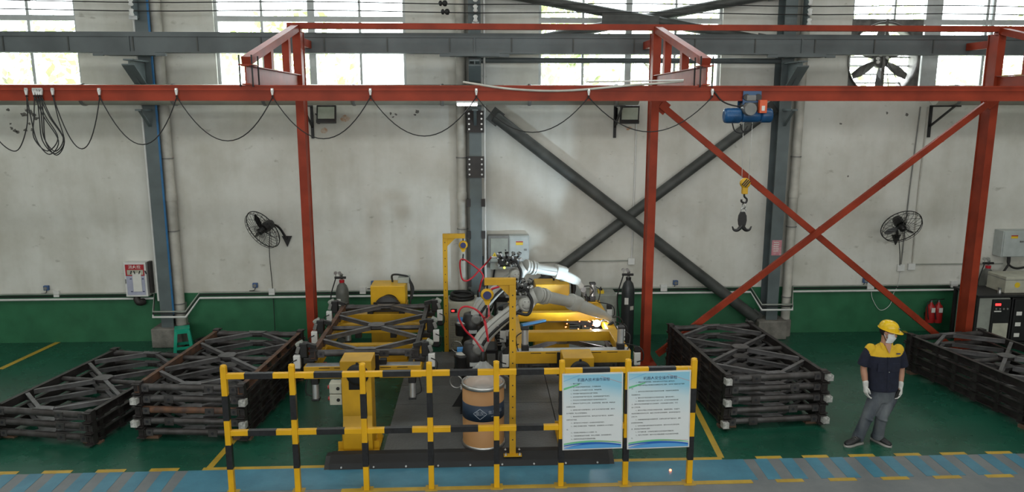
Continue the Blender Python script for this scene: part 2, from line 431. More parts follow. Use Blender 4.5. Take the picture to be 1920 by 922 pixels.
# --- windows in the back wall (x ranges taken on the wall plane)
def wx(px, py=95):
    return yp(px, py, YW).x
SILL, WTOP, TRANS = 4.55, 7.3, yp(700, 35.4, YW).z
wins = [(wx(147)-3.55, wx(147)), (wx(404), wx(761)), (wx(1010), wx(1353)), (wx(1594), wx(1594)+3.55)]
wb = MB(); xs = -15.0
for a, b in wins:
    wb.bx(xs, a, YW, YW+0.25, 0, 9.3); wb.bx(a, b, YW, YW+0.25, 0, SILL); wb.bx(a, b, YW, YW+0.25, WTOP, 9.3); xs = b
wb.bx(xs, 15, YW, YW+0.25, 0, 9.3)
wall = struct(wb.build('wall_back', 'wall')); wall['label'] = 'soiled white plaster wall with a dark green painted dado'
plain = mat('plain hall wall', (0.6, 0.6, 0.56), 0.8, var=0.08)
struct(MB().bx(-15.25, -15, -9, YW+0.25, 0, 9.3).build('wall_left', plain))
struct(MB().bx(15, 15.25, -9, YW+0.25, 0, 9.3).build('wall_right', plain))
struct(MB().bx(-15.25, 15.25, -9.25, -9, 0, 9.3).build('wall_front', plain))
struct(MB().bx(-15.25, 15.25, -9.25, YW+0.25, 9.3, 9.5).build('ceiling', plain))
GY = YW+0.10
def window(n, x0, x1, mull, skip=None):
    t = thing('window_%d' % n, ((x0+x1)/2, YW, SILL)); struct(t)
    fr = MB(); w = 0.05
    fr.bx(x0, x0+w, GY-0.04, GY+0.04, SILL, WTOP); fr.bx(x1-w, x1, GY-0.04, GY+0.04, SILL, WTOP)
    fr.bx(x0, x1, GY-0.04, GY+0.04, SILL, SILL+w); fr.bx(x0, x1, GY-0.04, GY+0.04, WTOP-w, WTOP)
    fr.build('window_frame', 'winframe', t)
    MB().bx(x0, x1, GY-0.045, GY+0.035, TRANS-0.045, TRANS+0.045).build('transom', 'winframe', t)
    t2 = TRANS+1.25
    MB().bx(x0, x1, GY-0.04, GY+0.03, t2-0.02, t2+0.02).build('transom', 'winframe', t)
    cols = [x0]+[m for m, _ in mull]+[x1]
    for m, wd in mull:
        if skip and skip[0] < m < skip[1]:
            MB().bx(m-wd/2, m+wd/2, GY-0.052, GY+0.042, TRANS, WTOP).build('mullion', 'winframe', t)
        else:
            MB().bx(m-wd/2, m+wd/2, GY-0.052, GY+0.042, SILL, WTOP).build('mullion', 'winframe', t)
    for a, b in zip(cols, cols[1:]):
        for z0, z1 in ((SILL, TRANS), (TRANS, t2), (t2, WTOP)):
            if skip and z0 == SILL and a < skip[1]-0.1 and b > skip[0]+0.1:
                continue
            MB().bx(a+0.01, b-0.01, GY-0.003, GY+0.003, z0+0.01, z1-0.01).build('pane', 'glass', t)
    return t
def px_m(l):
    return [(yp(p, 60, YW).x, w) for p, w in l]
W1 = window(1, *wins[0], [(wins[0][0]+0.9, 0.04), (wins[0][0]+1.8, 0.10)]+px_m([(52, 0.05)]))
W2 = window(2, *wins[1], px_m([(490, 0.04), (583, 0.12), (674, 0.04)]))
W3 = window(3, *wins[2], px_m([(1094, 0.04), (1180, 0.11), (1268, 0.04)]))
fx0, fx1 = yp(1590, 95, YW).x, yp(1736, 95, YW).x
W4 = window(4, *wins[3], px_m([(1678, 0.035), (1752, 0.30), (1852, 0.05)])+[(wins[3][1]-0.9, 0.05)], skip=(fx0-0.2, fx1))
for w_, l_ in ((W1, 'window by the coiled cables with grey white bars'), (W2, 'tall window above the pedestal fan'), (W3, 'window behind the crossed grey pipes'), (W4, 'window holding the big exhaust fan')):
    w_['label'] = l_
# --- outside: ground and trees seen pale through the glass
go = struct(MB().bx(-40, 40, YW+0.3, 60, -0.2, -0.05).build('ground_outside', mat('pale yard', (0.4, 0.42, 0.35), 0.9)))
def tree(x, y, h, rad, label):
    t = thing('tree', (x, y, -0.05), label, 'tree', 'trees outside the windows')
    MB().tube(bez([(x, y, -0.05), (x+0.2, y, h*0.35), (x-0.1, y+0.1, h*0.7)], 5), [0.22-0.012*i for i in range(11)], 8).build('trunk', 'bark', t)
    for k in range(3):
        a = random.random()*6.28
        MB().tube([(x+0.1, y, h*(0.35+0.12*k)), (x+math.cos(a)*rad*0.7, y+math.sin(a)*0.7*rad, h*(0.55+0.12*k))], [0.09, 0.04], 6).build('branch', 'bark', t)
    mb = MB()
    for i in range(900):
        while True:
            p = Vector((random.uniform(-1, 1), random.uniform(-1, 1), random.uniform(-1, 1)))
            if 0.35 < p.length < 1:
                break
        c = Vector((x+p.x*rad, y+p.y*rad, h*0.72+p.z*h*0.34)); s_ = random.uniform(0.10, 0.2)
        a = Vector((random.uniform(-1, 1), random.uniform(-1, 1), random.uniform(-1, 1))).normalized(); b = a.orthogonal().normalized()
        mb.add([c-a*s_, c+b*s_*0.5, c+a*s_, c-b*s_*0.5], [(0, 1, 2, 3)])
    o = mb.build('foliage', 'leaf', t); o['kind'] = 'stuff'
for x, y, h, r, l in ((-11.5, 22, 6.4, 2.4, 'leafy tree outside the window by the coiled cables'), (-5.0, 21, 6.6, 2.0, 'leafy tree outside, left end of the tall window over the fan'), (1.9, 19.5, 7.6, 1.5, 'tree with bare pale trunk outside behind the crossed pipes'), (6.2, 23, 7.2, 2.3, 'bushy tree outside behind the crossed pipes'), (11.0, 21, 6.8, 2.5, 'bushy tree outside behind the exhaust fan'), (16.8, 22, 7.0, 2.5, 'leafy tree outside past the exhaust fan')):
    tree(x, y, h, r, l)
# --- floor paint
YB0, YB1 = 7.93, 8.50
def part(mb, name, m, parent, **k):
    return mb.build(name, m, parent, **k)
wk = thing('floor_walkway', (0, YB0, 0)); struct(wk); wk['label'] = 'blue and grey striped walkway painted on the floor'
flat(MB(), -15, 15, -9, YB1, 0.003).build('grey_paint', 'floorgrey', wk)
xl, xr = gp(352, 885).x, gp(1392, 860).x
flat(MB(), xl, xr, YB0+0.05, YB1, 0.006).build('blue_band', 'floorblue', wk)
def quad_par(x0, x1, y0, y1, dx, z):
    mb = MB(); vs = []
    for zz in (z-0.003, z):
        vs += [(x0, y1, zz), (x1, y1, zz), (x1+dx, y0, zz), (x0+dx, y0, zz)]
    return mb.add(vs, ((0, 1, 2, 3), (7, 6, 5, 4), (0, 4, 5, 1), (1, 5, 6, 2), (2, 6, 7, 3), (3, 7, 4, 0)))
for i in range(22):
    x0 = gp(1413, 860).x+0.318*i
    quad_par(x0, x0+0.165, YB0+0.05, YB1, -0.02, 0.006).build('blue_stripe', 'floorblue', wk)
for i in range(22):
    x1 = gp(330, 884).x-0.31*i
    quad_par(x1-0.165, x1, YB0-0.25, YB1, 0.03, 0.006).build('blue_stripe', 'floorblue', wk)
for i in range(11):
    x0 = gp(1417, 858).x+0.592*i
    quad_par(x0, x0+0.325, YB1, YB1+0.07, 0.0, 0.006).build('yellow_dash', 'flooryellow', wk)
    x2 = gp(1460, 908).x+0.632*i
    quad_par(x2, x2+0.325, YB0-0.02, YB0+0.05, 0, 0.006).build('yellow_dash', 'flooryellow', wk)
for i in range(9):
    x1 = gp(333, 883).x-0.63*i
    quad_par(x1-0.34, x1, YB1, YB1+0.075, 0.0, 0.006).build('yellow_dash', 'flooryellow', wk)
flat(MB(), gp(380, 880).x, gp(1352, 858).x, YB1, YB1+0.07, 0.006).build('yellow_line', 'flooryellow', wk)
flat(MB(), gp(640, 920).x, gp(1412, 905).x, YB0-0.03, YB0+0.05, 0.007).build('yellow_line', 'flooryellow', wk)
def floor_line(pa, pb, w, name='yellow_line'):
    a, b = gp(*pa), gp(*pb); d = (b-a).normalized(); n = Vector((-d.y, d.x, 0))*w/2; vs = []
    for z in (0.001, 0.004):
        for p in (a-n, b-n, b+n, a+n):
            vs.append((p.x, p.y, z))
    MB().add(vs, ((0, 3, 2, 1), (4, 5, 6, 7), (0, 1, 5, 4), (1, 2, 6, 5), (2, 3, 7, 6), (3, 0, 4, 7))).build(name, 'flooryellow', wk)
floor_line((1352, 858), (1262, 680), 0.08)
floor_line((392, 878), (470, 790), 0.08)
floor_line((0, 692), (112, 640), 0.10)
floor_line((1690, 618), (1716, 634), 0.08)
floor_line((200, 636), (212, 635.6), 0.16)
# ================================================================== STEEL FRAME OF THE HALL
YC = 13.36     # front face of the grey columns
def ibeam_col(x, w, y0, y1, z0, z1):
    mb = MB(); mb.bx(x-w/2, x+w/2, y0, y0+0.02, z0, z1); mb.bx(x-w/2, x+w/2, y1-0.02, y1, z0, z1); mb.bx(x-0.012, x+0.012, y0+0.02, y1-0.02, z0, z1)
    return mb
colx = [yp(310, 560, YC).x, yp(893, 440, YC).x, yp(1449, 560, YC).x]
collab = ('grey steel column beside the hose cabinet with a blue pipe', 'grey steel column behind the robots with dark bolted plates', 'grey steel column with a pink paper notice')
for i, x in enumerate(colx):
    t = thing('steel_column', (x, YC+0.17, 0), collab[i], 'column', 'grey columns along the wall')
    pz = 0.36
    ibeam_col(x, 0.215, YC, YW-0.005, pz, 9.25).build('column_shaft', 'gray_steel', t)
    pl = MB()
    if i == 1:
        pl.bx(x-0.27, x+0.27, YC-0.10, YW-0.003, 0, pz)
    else:
        pl.bx(x-0.27, x+0.27, YC-0.10, YW-0.003, 0, pz)
    pl.build('plinth', 'concrete', t, bev=0.02)
    # corbel under the crane girder
    cb = MB()
    cb.prism([(0, 5.05), (0, 4.55), (-0.12, 4.55), (-0.60, 4.98), (-0.60, 5.05)], (x-0.01, YC, 0), (0, 1, 0), (0, 0, 1), (0.02, 0, 0))
    cb.prism([(-0.02, 4.53), (-0.64, 4.975), (-0.64, 4.995), (-0.02, 4.555)], (x-0.1, YC, 0), (0, 1, 0), (0, 0, 1), (0.2, 0, 0))
    cb.bx(x-0.08, x+0.08, YC-0.62, YC, 5.05, 5.075)
    cb.build('corbel', 'gray_steel', t)
    # duct bracket
    MB().bx(x-0.05, x+0.05, YC-0.42, YC, 4.24, 4.27).build('duct_bracket', 'gray_steel', t)
    MB().bar((x, YC-0.36, 4.25), (x, YC, 3.98), 0.05, 0.03).build('duct_bracket', 'gray_steel', t)
    if i == 0:
        MB().bx(x+0.11, x+0.135, YC-0.005, YC+0.03, 0.6, 9.2).build('blue_pipe', 'bluepipe', t)
        MB().tube([(x-0.14, YC+0.05, 0.85), (x-0.14, YC+0.05, 9.2)], 0.022, 8).build('conduit', 'white', t)
    if i == 1:
        for pyx in (228, 313):
            zc = yp(888, pyx, YC).z
            b = MB().bx(x-0.15, x+0.15, YC-0.03, YC, zc-0.19, zc+0.19).build('splice_plate', 'brownplate', t)
            for dz in (-0.13, -0.04, 0.05, 0.14):
                for dx in (-0.11, 0.11):
                    MB().cyl((x+dx, YC-0.03, zc+dz), (x+dx, YC-0.045, zc+dz), 0.018, n=6).build('bolt', 'steel', b)
        for pyx in (440, 530, 380):
            zc = yp(888, pyx, YC).z
            for dx in (-0.13, 0.13):
                MB().box(x+dx, YC-0.005, zc, 0.07, 0.03, 0.14).build('weld_plate', 'brownplate', t)
        MB().tube([(x+0.165, YC+0.05, 0.9), (x+0.165, YC+0.05, 9.2)], 0.02, 8).build('conduit', 'white', t)
    if i == 2:
        zc = yp(1458, 464, YC).z
        MB().bx(x-0.085, x+0.10, YC-0.004, YC-0.001, zc-0.145, zc+0.14).build('paper_notice', 'pinkpaper', t)
        zz = zc
        for k in range(5):
            MB().bx(x-0.05, x+0.04+0.01*(k % 2), YC-0.0055, YC-0.004, zz+0.09-0.04*k, zz+0.105-0.04*k).build('writing', 'paper', t)
# drain pipes
for i, (pa, pb, r, lab) in enumerate((((301, 160), (334, 560), 0.095, 'stained white drain pipe beside the column with the blue pipe'), ((857, 160), (868, 500), 0.09, 'stained white drain pipe beside the robots'), ((1490, 250), (1476, 560), 0.085, 'stained white drain pipe beside the column with the pink notice'))):
    b = yp(*pb, 13.52); t = thing('drain_pipe', (b.x, 13.56, 0), lab, 'pipe', 'drain pipes down the wall')
    MB().tube([(b.x, 13.56, 0.32 if i < 3 else 0), (b.x, 13.56, 9.2)], r, 14).build('pipe_run', 'offwhite', t)
    for z in (0.75, 2.1, 3.4, 5.5, 6.9):
        MB().lathe([(r+0.012, 0), (r+0.012, 0.02)], (b.x, 13.56, z), n=14).build('pipe_clip', 'robotdk', t)
    MB().lathe([(r+0.008, 0), (r+0.014, 0.03), (r+0.008, 0.14)], (b.x, 13.56, 2.65), n=14).build('pipe_socket', 'offwhite', t)
    MB().lathe([(r+0.03, 0), (r+0.03, 0.3), (r, 0.33)], (b.x, 13.56, 0.0), n=10).build('pipe_foot', 'concrete', t)
# crane girder
YG = 12.93
gz0, gz1 = yp(900, 101, YG).z, yp(900, 69.5, YG).z
t = thing('crane_girder', (0, YG, gz0), 'long grey crane runway girder across the whole wall', 'girder')
g = MB(); g.bx(-14.5, 14.5, YG-0.11, YG+0.11, gz0, gz0+0.02); g.bx(-14.5, 14.5, YG-0.11, YG+0.11, gz1-0.02, gz1); g.bx(-14.5, 14.5, YG-0.09, YG-0.078, gz0, gz1)
g.build('beam', 'girder', t)
for k in range(28):
    x = colx[1]-13.8+k*1.03
    MB().bx(x-0.010, x+0.010, YG-0.105, YG-0.09, gz0+0.02, gz1-0.02).build('shaded_stiffener', 'brace', t)  # shallow ribs; their thin shadow lines are put into the darker colour
for x in colx:
    MB().bx(x-0.012, x+0.012, YG-0.115, YG+0.11, gz0, gz1).build('splice_plate', 'girder', t)
    MB().bx(x-0.42, x+0.42, YG-0.13, YG+0.13, gz0-0.045, gz0).build('bearing_plate', 'girder', t)
    for s_ in (-0.5, 0.5):
        MB().box(x+s_, YG-0.1, gz0-0.03, 0.16, 0.06, 0.05).build('clip', 'girder', t)
MB().bx(-14.5, 14.5, YG-0.035, YG+0.035, gz1, gz1+0.06).build('crane_rail', 'girder', t)
# crossed pipe braces between columns
YBR = 13.47
def brace(pa, pb, r, lab, Y=YBR, ext=(0, 0)):
    a, b = yp(*pa, Y), yp(*pb, Y); d = (b-a).normalized()
    a = a-d*ext[0]; b = b+d*ext[1]
    t = thing('brace_pipe', a, lab, 'pipe brace', 'crossed grey pipe braces')
    MB().cyl(a, b, r, n=16).build('pipe_run', 'brace', t)
    for p, s_ in ((a, 1), (b, -1)):
        MB().bar(p-d*s_*0.10, p+d*s_*0.12, 0.02, r*2.6, up=(0, 0, 1)).build('end_plate', 'brace', t)
brace((928, 218), (1415, 595), 0.105, 'dark pipe brace falling from the column behind the robots to the column with pink notice')
brace((1445, 205), (1000, 540), 0.095, 'dark pipe brace rising from the robots towards the hoist', Y=YBR+0.10)
brace((985, -5), (1432, 76), 0.085, 'upper pipe brace sloping down across the window toward the hoist', ext=(0.6, 0))
brace((935, 88), (1400, -2), 0.085, 'upper pipe brace sloping up across the window toward the exhaust fan', Y=YBR+0.09, ext=(0, 0.5))
c = yp(1180, 39, YBR)
tag(MB().bar((c.x-0.5, YBR-0.1, c.z+0.02), (c.x+0.5, YBR-0.1, c.z-0.03), 0.03, 0.2).build('brace_joint', 'brace'), 'dark joint plate where the upper pipe braces cross', 'plate')
a, b = yp(905, 113, YBR), yp(1467, 113, YBR)
tag(MB().cyl((colx[1]+0.1, YBR, a.z), (colx[2]-0.1, YBR, a.z), 0.048, n=14).build('strut_pipe', 'girder'), 'level grey strut pipe under the crane girder between two columns', 'pipe')
# extraction duct along the wall with its wall brackets
YD, RD = 13.10, 0.172
dz0 = yp(1000, 197, YD).z; ZD = dz0+RD
for n_, (xa, xb, lab) in enumerate(((-13, yp(1196, 180, YD).x, 'long cream round duct running behind the red beam'), (yp(1752, 180, YD).x, 13, 'cream round duct with an open end beside the exhaust fan'))):
    t = thing('wall_duct', ((xa+xb)/2, YD, dz0), lab, 'duct', 'cream ducts on the wall')
    MB().lathe([(RD-0.012, 0.02), (RD, 0), (RD, xb-xa), (RD-0.012, xb-xa-0.02)], (xa, YD, ZD), (1, 0, 0), 20).build('duct_tube', 'duct', t)
    x = xa+0.35
    while x < xb:
        MB().lathe([(RD+0.004, 0), (RD+0.016, 0.01), (RD+0.016, 0.05), (RD+0.004, 0.06)], (x, YD, ZD), (1, 0, 0), 20).build('duct_strap', 'robotdk', t); x += 1.5
for px, lab in ((585, 'black angle bracket under the duct beside the lamp near the post'), (1153, 'black angle bracket under the duct beside the open flood lamp'), (1744, 'black angle bracket under the open duct end')):
    x = yp(px, 215, YW).x; t = thing('duct_bracket', (x, YW-0.02, 3.75), lab, 'bracket', 'duct wall brackets')
    MB().bx(x-0.025, x+0.025, YW-0.03, YW-0.002, 3.75, ZD-RD-0.02).build('upright', 'blackpaint', t)
    MB().bx(x-0.025, x+0.025, YD-0.25, YW-0.002, ZD-RD-0.03, ZD-RD-0.002).build('arm', 'blackpaint', t)
    MB().bar((x, YD-0.1, ZD-RD-0.02), (x, YW-0.02, 3.95), 0.03, 0.03).build('stay', 'blackpaint', t)
# overhead conductor wires and insulators
YI = 13.12
for k, (z_, lab) in enumerate(((yp(800, 22, YI).z, 'lowest black conductor wire high on the wall'), (yp(800, 6, YI).z, 'second black conductor wire high on the wall'), (yp(800, 6, YI).z+0.17, 'topmost black conductor wire high on the wall'))):
    pts = []
    for i in range(-13, 14):
        pts.append((i, YI, z_-0.015*math.cos(i*2*PI/5.5)))
    tag(MB().tube(pts, 0.009, 6).build('conductor_wire', 'cable'), lab, 'wire', 'conductor wires')
    if k < 2:
        w = yp(830 if k else 834, 10, YI).x
        q = MB(); q.lathe([(0.015, 0), (0.045, 0.02), (0.045, 0.05), (0.02, 0.06), (0.05, 0.09), (0.05, 0.13), (0.015, 0.15)], (w-0.07, YI, z_), (1, 0, 0), 10)
        tag(q.build('wire_strainer', 'cable'), ('lower' if k == 0 else 'upper')+' black strain insulator on the wires beside the robot column', 'insulator')
for i, x in enumerate(colx):
    ox = (-0.04, 0.02, 0.22)[i]
    t = thing('insulator_rack', (x+ox, YI+0.1, yp(880, 44, YI).z), 'white insulator rack on the '+('column with the blue pipe', 'column behind the robots', 'column with the pink notice')[i], 'insulator', 'insulator racks')
    zb = yp(880, (36, 44, 47)[i], YI).z
    MB().bx(x+ox-0.02, x+ox+0.02, YI+0.04, YC, zb, zb+0.9).build('rack_bar', 'gray_steel', t)
    for k in range(5):
        MB().lathe([(0.02, 0), (0.042, 0.02), (0.026, 0.06), (0.042, 0.1), (0.02, 0.12)], (x+ox, YI, zb+0.02+0.165*k), n=12).build('insulator', 'white', t)
    MB().bx(x+ox-0.06, x+ox+0.06, YI+0.02, YI+0.06, zb-0.03, zb+0.03).build('foot_plate', 'winframe', t)
# ================================================================== RED MONORAIL FRAME
YR = 12.0
post = [yp(561.5, 190, YR).x, yp(1229, 190, YR).x, yp(1866, 190, YR).x]
plab = ('red steel post beside the long stack and the gas cylinder', 'red steel post behind the second positioner', 'red steel post beside the fire extinguishers')
zt = yp(561, 57, YR).z
YM = 9.42                                  # centre line of the monorail beam
mz0, mz1 = yp(900, 189, YM-0.07).z, yp(900, 160, YM-0.07).z
for i, x in enumerate(post):
    t = thing('red_post', (x, YR+0.13, 0), plab[i], 'post', 'red monorail posts')
    p = MB(); p.bx(x-0.062, x+0.062, YR, YR+0.016, 0.02, zt); p.bx(x-0.062, x+0.062, YR+0.25, YR+0.266, 0.02, zt); p.bx(x-0.05, x+0.05, YR+0.016, YR+0.25, 0.02, zt)
    p.build('post_shaft', 'red', t)
    MB().bx(x-0.16, x+0.16, YR-0.07, YR+0.33, 0, 0.02).build('base_plate', 'red', t)
    for s_ in (-1, 1):
        MB().prism([(0.05*s_, 0.02), (0.15*s_, 0.02), (0.05*s_, 0.22)], (x, YR+0.12, 0), (1, 0, 0), (0, 0, 1), (0, 0.015, 0)).build('gusset', 'red', t)
    # outrigger reaching over the hall to carry the monorail
    YT = YM-0.10
    zc = mz1+0.235
    MB().bx(x-0.05, x+0.05, YT, YR, mz1+0.004, mz1+0.02).build('chord_flange', 'red', t)
    MB().bx(x-0.008, x+0.008, YT, YR, mz1+0.02, zc-0.016).build('chord_web', 'red', t)
    MB().bx(x-0.05, x+0.05, YT, YR, zc-0.012, zc).build('chord_flange', 'red', t)
    za = zt-0.02
    MB().bar((x-0.0, YT+0.05, zc+0.05), (x, YR+0.1, za+0.08), 0.11, 0.10).build('raking_strut', 'red', t)
    for f in (0.36, 0.72):
        yy = YT+0.1+(YR-YT)*f; zs = zc+0.05+(za-zc)*f
        MB().bx(x-0.05, x+0.05, yy-0.06, yy+0.06, zc, zs-0.02).build('stud', 'red', t)
    for yy in (YT+0.02, YT+0.28):
        for sx in (-0.075, 0.075):
            MB().cyl((x+sx, yy, mz1-0.02), (x+sx, yy, zc+0.12), 0.010, n=6).build('hanger_rod', 'blackpaint', t)
    MB().bx(x-0.085, x+0.085, YT, YT+0.3, zc, zc+0.012).build('clamp_plate', 'red', t)
    # short tie back to the grey girder
    MB().bx(x-0.05, x+0.05, YR+0.266, YG-0.11, gz0+0.07, gz0+0.19).build('tie_stub', 'red', t)
t = thing('tie_beam', ((post[0]+post[2])/2, YR+0.05, zt), 'thin red tie beam joining the post tops', 'beam')
zb0, zb1 = yp(900, 55, YR).z, yp(900, 44, YR).z
MB().bx(post[0]-0.14, 14, YR, YR+0.10, zb0, zb1).build('beam', 'red', t)
for x in post:
    MB().bx(x-0.07, x+0.07, YR, YR+0.12, zt-0.02, zb0).build('seat_plate', 'red', t)
t = thing('monorail_beam', (0, YM, mz0), 'long red monorail beam carrying the cables and hoist', 'beam')
g = MB(); g.bx(-13, 14, YM-0.07, YM+0.07, mz0, mz0+0.016); g.bx(-13, 14, YM-0.07, YM+0.07, mz1-0.016, mz1); g.bx(-13, 14, YM-0.06, YM-0.045, mz0, mz1)
g.build('beam', 'red', t)
MB().bx(-13, 14, YM-0.076, YM-0.06, mz0+(mz1-mz0)*0.66, mz0+(mz1-mz0)*0.70).build('cable_track', 'red', t)
# diagonal red braces between the last two posts
YX = YR+0.06
for pa, pb, lab, dy in (((1238, 196), (1795, 660), 'red diagonal brace falling from the middle post behind the hook', 0.0), ((1862, 186), (1232, 664), 'red diagonal brace rising to the post beside the extinguishers', -0.09)):
    a, b = yp(*pa, YX+dy), yp(*pb, YX+dy); t = thing('red_brace', (a.x, YX, min(a.z, b.z)), lab, 'brace', 'crossed red braces')
    d = (b-a).normalized(); MB().bar(a, b, 0.06, 0.10).build('brace_bar', 'red', t)
    L_ = (b-a).length
    for f in (0.15, 0.32, 0.5, 0.68, 0.85):
        c = a+d*L_*f; MB().bar(c-d*0.012, c+d*0.012, 0.066, 0.106).build('batten', 'red', t)
    MB().bar(a-d*0.06, a+d*0.14, 0.012, 0.2).build('end_plate', 'red', t)
# ================================================================== THINGS ON THE WALL AND THE MONORAIL
def rot_to(n, up=(0, 0, 1)):
    """matrix whose z axis is n"""
    n = Vector(n).normalized(); x = Vector(up).cross(n).normalized(); y = n.cross(x)
    return Matrix(((x.x, y.x, n.x), (x.y, y.y, n.y), (x.z, y.z, n.z)))
# --- wall fans
def wall_fan(c, n, wallp, R, label, cord):
    rt = rot_to(n)
    t = thing('wall_fan', c, label, 'fan', 'black wall fans', rot=rt)
    g = MB().torus((0, 0, 0), (0, 0, 1), R, 0.009, 36, 6); g.torus((0, 0, 0.05), (0, 0, 1), R*0.97, 0.005, 36, 5)
    g.torus((0, 0, 0.085), (0, 0, 1), R*0.3, 0.004, 20, 5); g.torus((0, 0, -0.10), (0, 0, 1), R*0.35, 0.004, 20, 5)
    g.build('guard_ring', 'fandark', t, local=True)
    w = MB()
    for i in range(24):
        a = 2*PI*i/24; ca, sa = math.cos(a), math.sin(a)
        w.tube([(0.05*ca, 0.05*sa, 0.095), (R*0.5*ca, R*0.5*sa, 0.09), (R*0.9*ca, R*0.9*sa, 0.06), (R*ca, R*sa, 0)], 0.0035, 4)
        if i % 2 == 0:
            w.tube([(0.06*ca, 0.06*sa, -0.12), (R*0.6*ca, R*0.6*sa, -0.09), (R*ca, R*sa, 0)], 0.0035, 4)
    w.build('guard_wires', 'fandark', t, local=True)
    MB().lathe([(0.02, 0.11), (0.06, 0.09), (0.06, 0.0)], (0, 0, 0), n=16).build('hub', 'fandark', t, local=True)
    MB().lathe([(0.085, -0.02), (0.095, -0.08), (0.085, -0.2), (0.05, -0.24), (0.01, -0.245)], (0, 0, 0), n=18).build('motor', 'fandark', t, local=True)
    for k in range(3):
        a = 2*PI*k/3+PI/2; q = Matrix.Rotation(a, 3, 'Z'); b = MB(); rings = []
        for r, wd, tw in ((0.05, 0.022, 0.9), (0.14, 0.040, 0.8), (0.24, 0.040, 0.7), (R*0.86, 0.012, 0.6)):
            pts = []
            for u_, v_ in ((-1, -0.004), (1, -0.004), (1, 0.004), (-1, 0.004)):
                pts.append(q @ Vector((r, u_*wd*math.cos(tw), u_*wd*math.sin(tw)+v_+0.02)))
            rings.append(pts)
        b.loft(rings, sm=False).build('blade', 'fandark', t, local=True)
    wp = Vector(wallp); back = Vector(c)-Vector(n).normalized()*0.2
    MB().tube(bez([back, back*0.5+wp*0.5+Vector((0, 0, 0.08)), wp+Vector((0, -0.05, 0.03))], 6), 0.022, 8).build('arm', 'fandark', t)
    MB().prism([(-0.09, 0.08), (0.09, 0.08), (0.0, -0.12)], (wp.x, YW-0.002, wp.z), (1, 0, 0), (0, 0, 1), (0, -0.03, 0)).build('wall_plate', 'fandark', t)
    MB().tube(bez([back]+cord, 6), 0.0075, 6).build('power_cord', 'cable', t)
c = yp(493, 430, 13.28)
wall_fan(c, (-0.50, -0.74, -0.42), yp(539, 450, YW), 0.375, 'black wall fan turned aside above the long steel stack', [yp(505, 470, 13.55), yp(511, 540, 13.66), yp(515, 605, 13.62), yp(516, 640, 13.6)])
c = yp(1690, 424, 13.2)
wall_fan(c, (-0.02, -0.84, -0.52), yp(1679, 447, YW), 0.36, 'black wall fan facing down between the red posts', [yp(1687, 470, 13.5), yp(1687, 498, 13.66)])
# --- big exhaust fan in the window
cx, cz = yp(1655, 112, YW).x, yp(1655, 112, YW).z
t = thing('exhaust_fan', (cx, YW, cz-0.72), 'large six blade exhaust fan set in the window', 'fan')
R = 0.64; S = 0.715
n = 40; plate = MB(); ring = [(cx+R*math.cos(2*PI*i/n), cz+R*math.sin(2*PI*i/n)) for i in range(n)]
def sq(a):
    m = max(abs(math.cos(a)), abs(math.sin(a))); return (cx+S*math.cos(a)/m, cz+S*math.sin(a)/m)
outer = [sq(2*PI*i/n) for i in range(n)]
for yy0, yy1 in ((YW+0.02, YW+0.05),):
    vs = [(p[0], yy0, p[1]) for p in ring]+[(p[0], yy0, p[1]) for p in outer]+[(p[0], yy1, p[1]) for p in ring]+[(p[0], yy1, p[1]) for p in outer]
    fs = []
    for i in range(n):
        j = (i+1) % n
        fs += [(i, j, n+j, n+i), (2*n+j, 2*n+i, 3*n+i, 3*n+j), (i, 2*n+i, 2*n+j, j), (n+j, 3*n+j, 3*n+i, n+i)]
    plate.add(vs, fs)
plate.build('mounting_panel', 'fanmetal', t)
MB().lathe([(R, 0.0), (R+0.03, -0.06), (R+0.02, -0.08), (R-0.005, -0.03), (R-0.008, 0.25), (R+0.004, 0.25), (R+0.005, 0.0)], (cx, YW+0.02, cz), (0, 1, 0), 40, caps=False).build('shroud', 'fanmetal', t)
for k in range(6):
    a = 2*PI*k/6+0.52; b = MB(); rings = []
    for r, wd, tw in ((0.12, 0.06, 0.7), (0.25, 0.10, 0.6), (0.42, 0.11, 0.5), (0.585, 0.06, 0.4)):
        pts = []
        for u_, v_ in ((-1, -0.005), (1, -0.005), (1, 0.005), (-1, 0.005)):
            lx, ly, lz = r, u_*wd*math.cos(tw), u_*wd*math.sin(tw)+v_
            pts.append((cx+lx*math.cos(a)-ly*math.sin(a), YW+0.07+lz, cz+lx*math.sin(a)+ly*math.cos(a)))
        rings.append(pts)
    b.loft(rings, sm=False).build('blade', 'fanmetal', t)
MB().lathe([(0.03, -0.07), (0.14, -0.03), (0.15, 0.05), (0.02, 0.08)], (cx, YW+0.07, cz), (0, 1, 0), 20).build('hub', 'fanmetal', t)
for a in (2.0, 2.9, 3.6, 0.4):
    MB().cyl((cx+0.09*math.cos(a), YW+0.02, cz+0.09*math.sin(a)), (cx+0.09*math.cos(a), YW-0.01, cz+0.09*math.sin(a)), 0.03, n=10).build('pulley_hole', 'paper', t)
MB().bx(cx-0.022, cx+0.022, YW-0.06, YW-0.03, cz-S, cz+S).build('bearing_bar', 'fanmetal', t)
for dx in (0.08, 0.24):
    MB().tube([(cx+0.03, YW-0.05, cz+0.02), (cx+dx*2.0, YW-0.05, cz-S*0.92)], 0.006, 5).build('drive_belt', 'cable', t)
for k in range(8):
    z = cz-0.56+k*0.155
    hw = math.sqrt(max(0.02, R*R-(z-cz)**2))
    MB().box(cx, YW+0.235, z, 2*hw, 0.012, 0.03, Matrix.Rotation(0.5, 3, 'X')).build('louvre_slat', 'winframe', t)
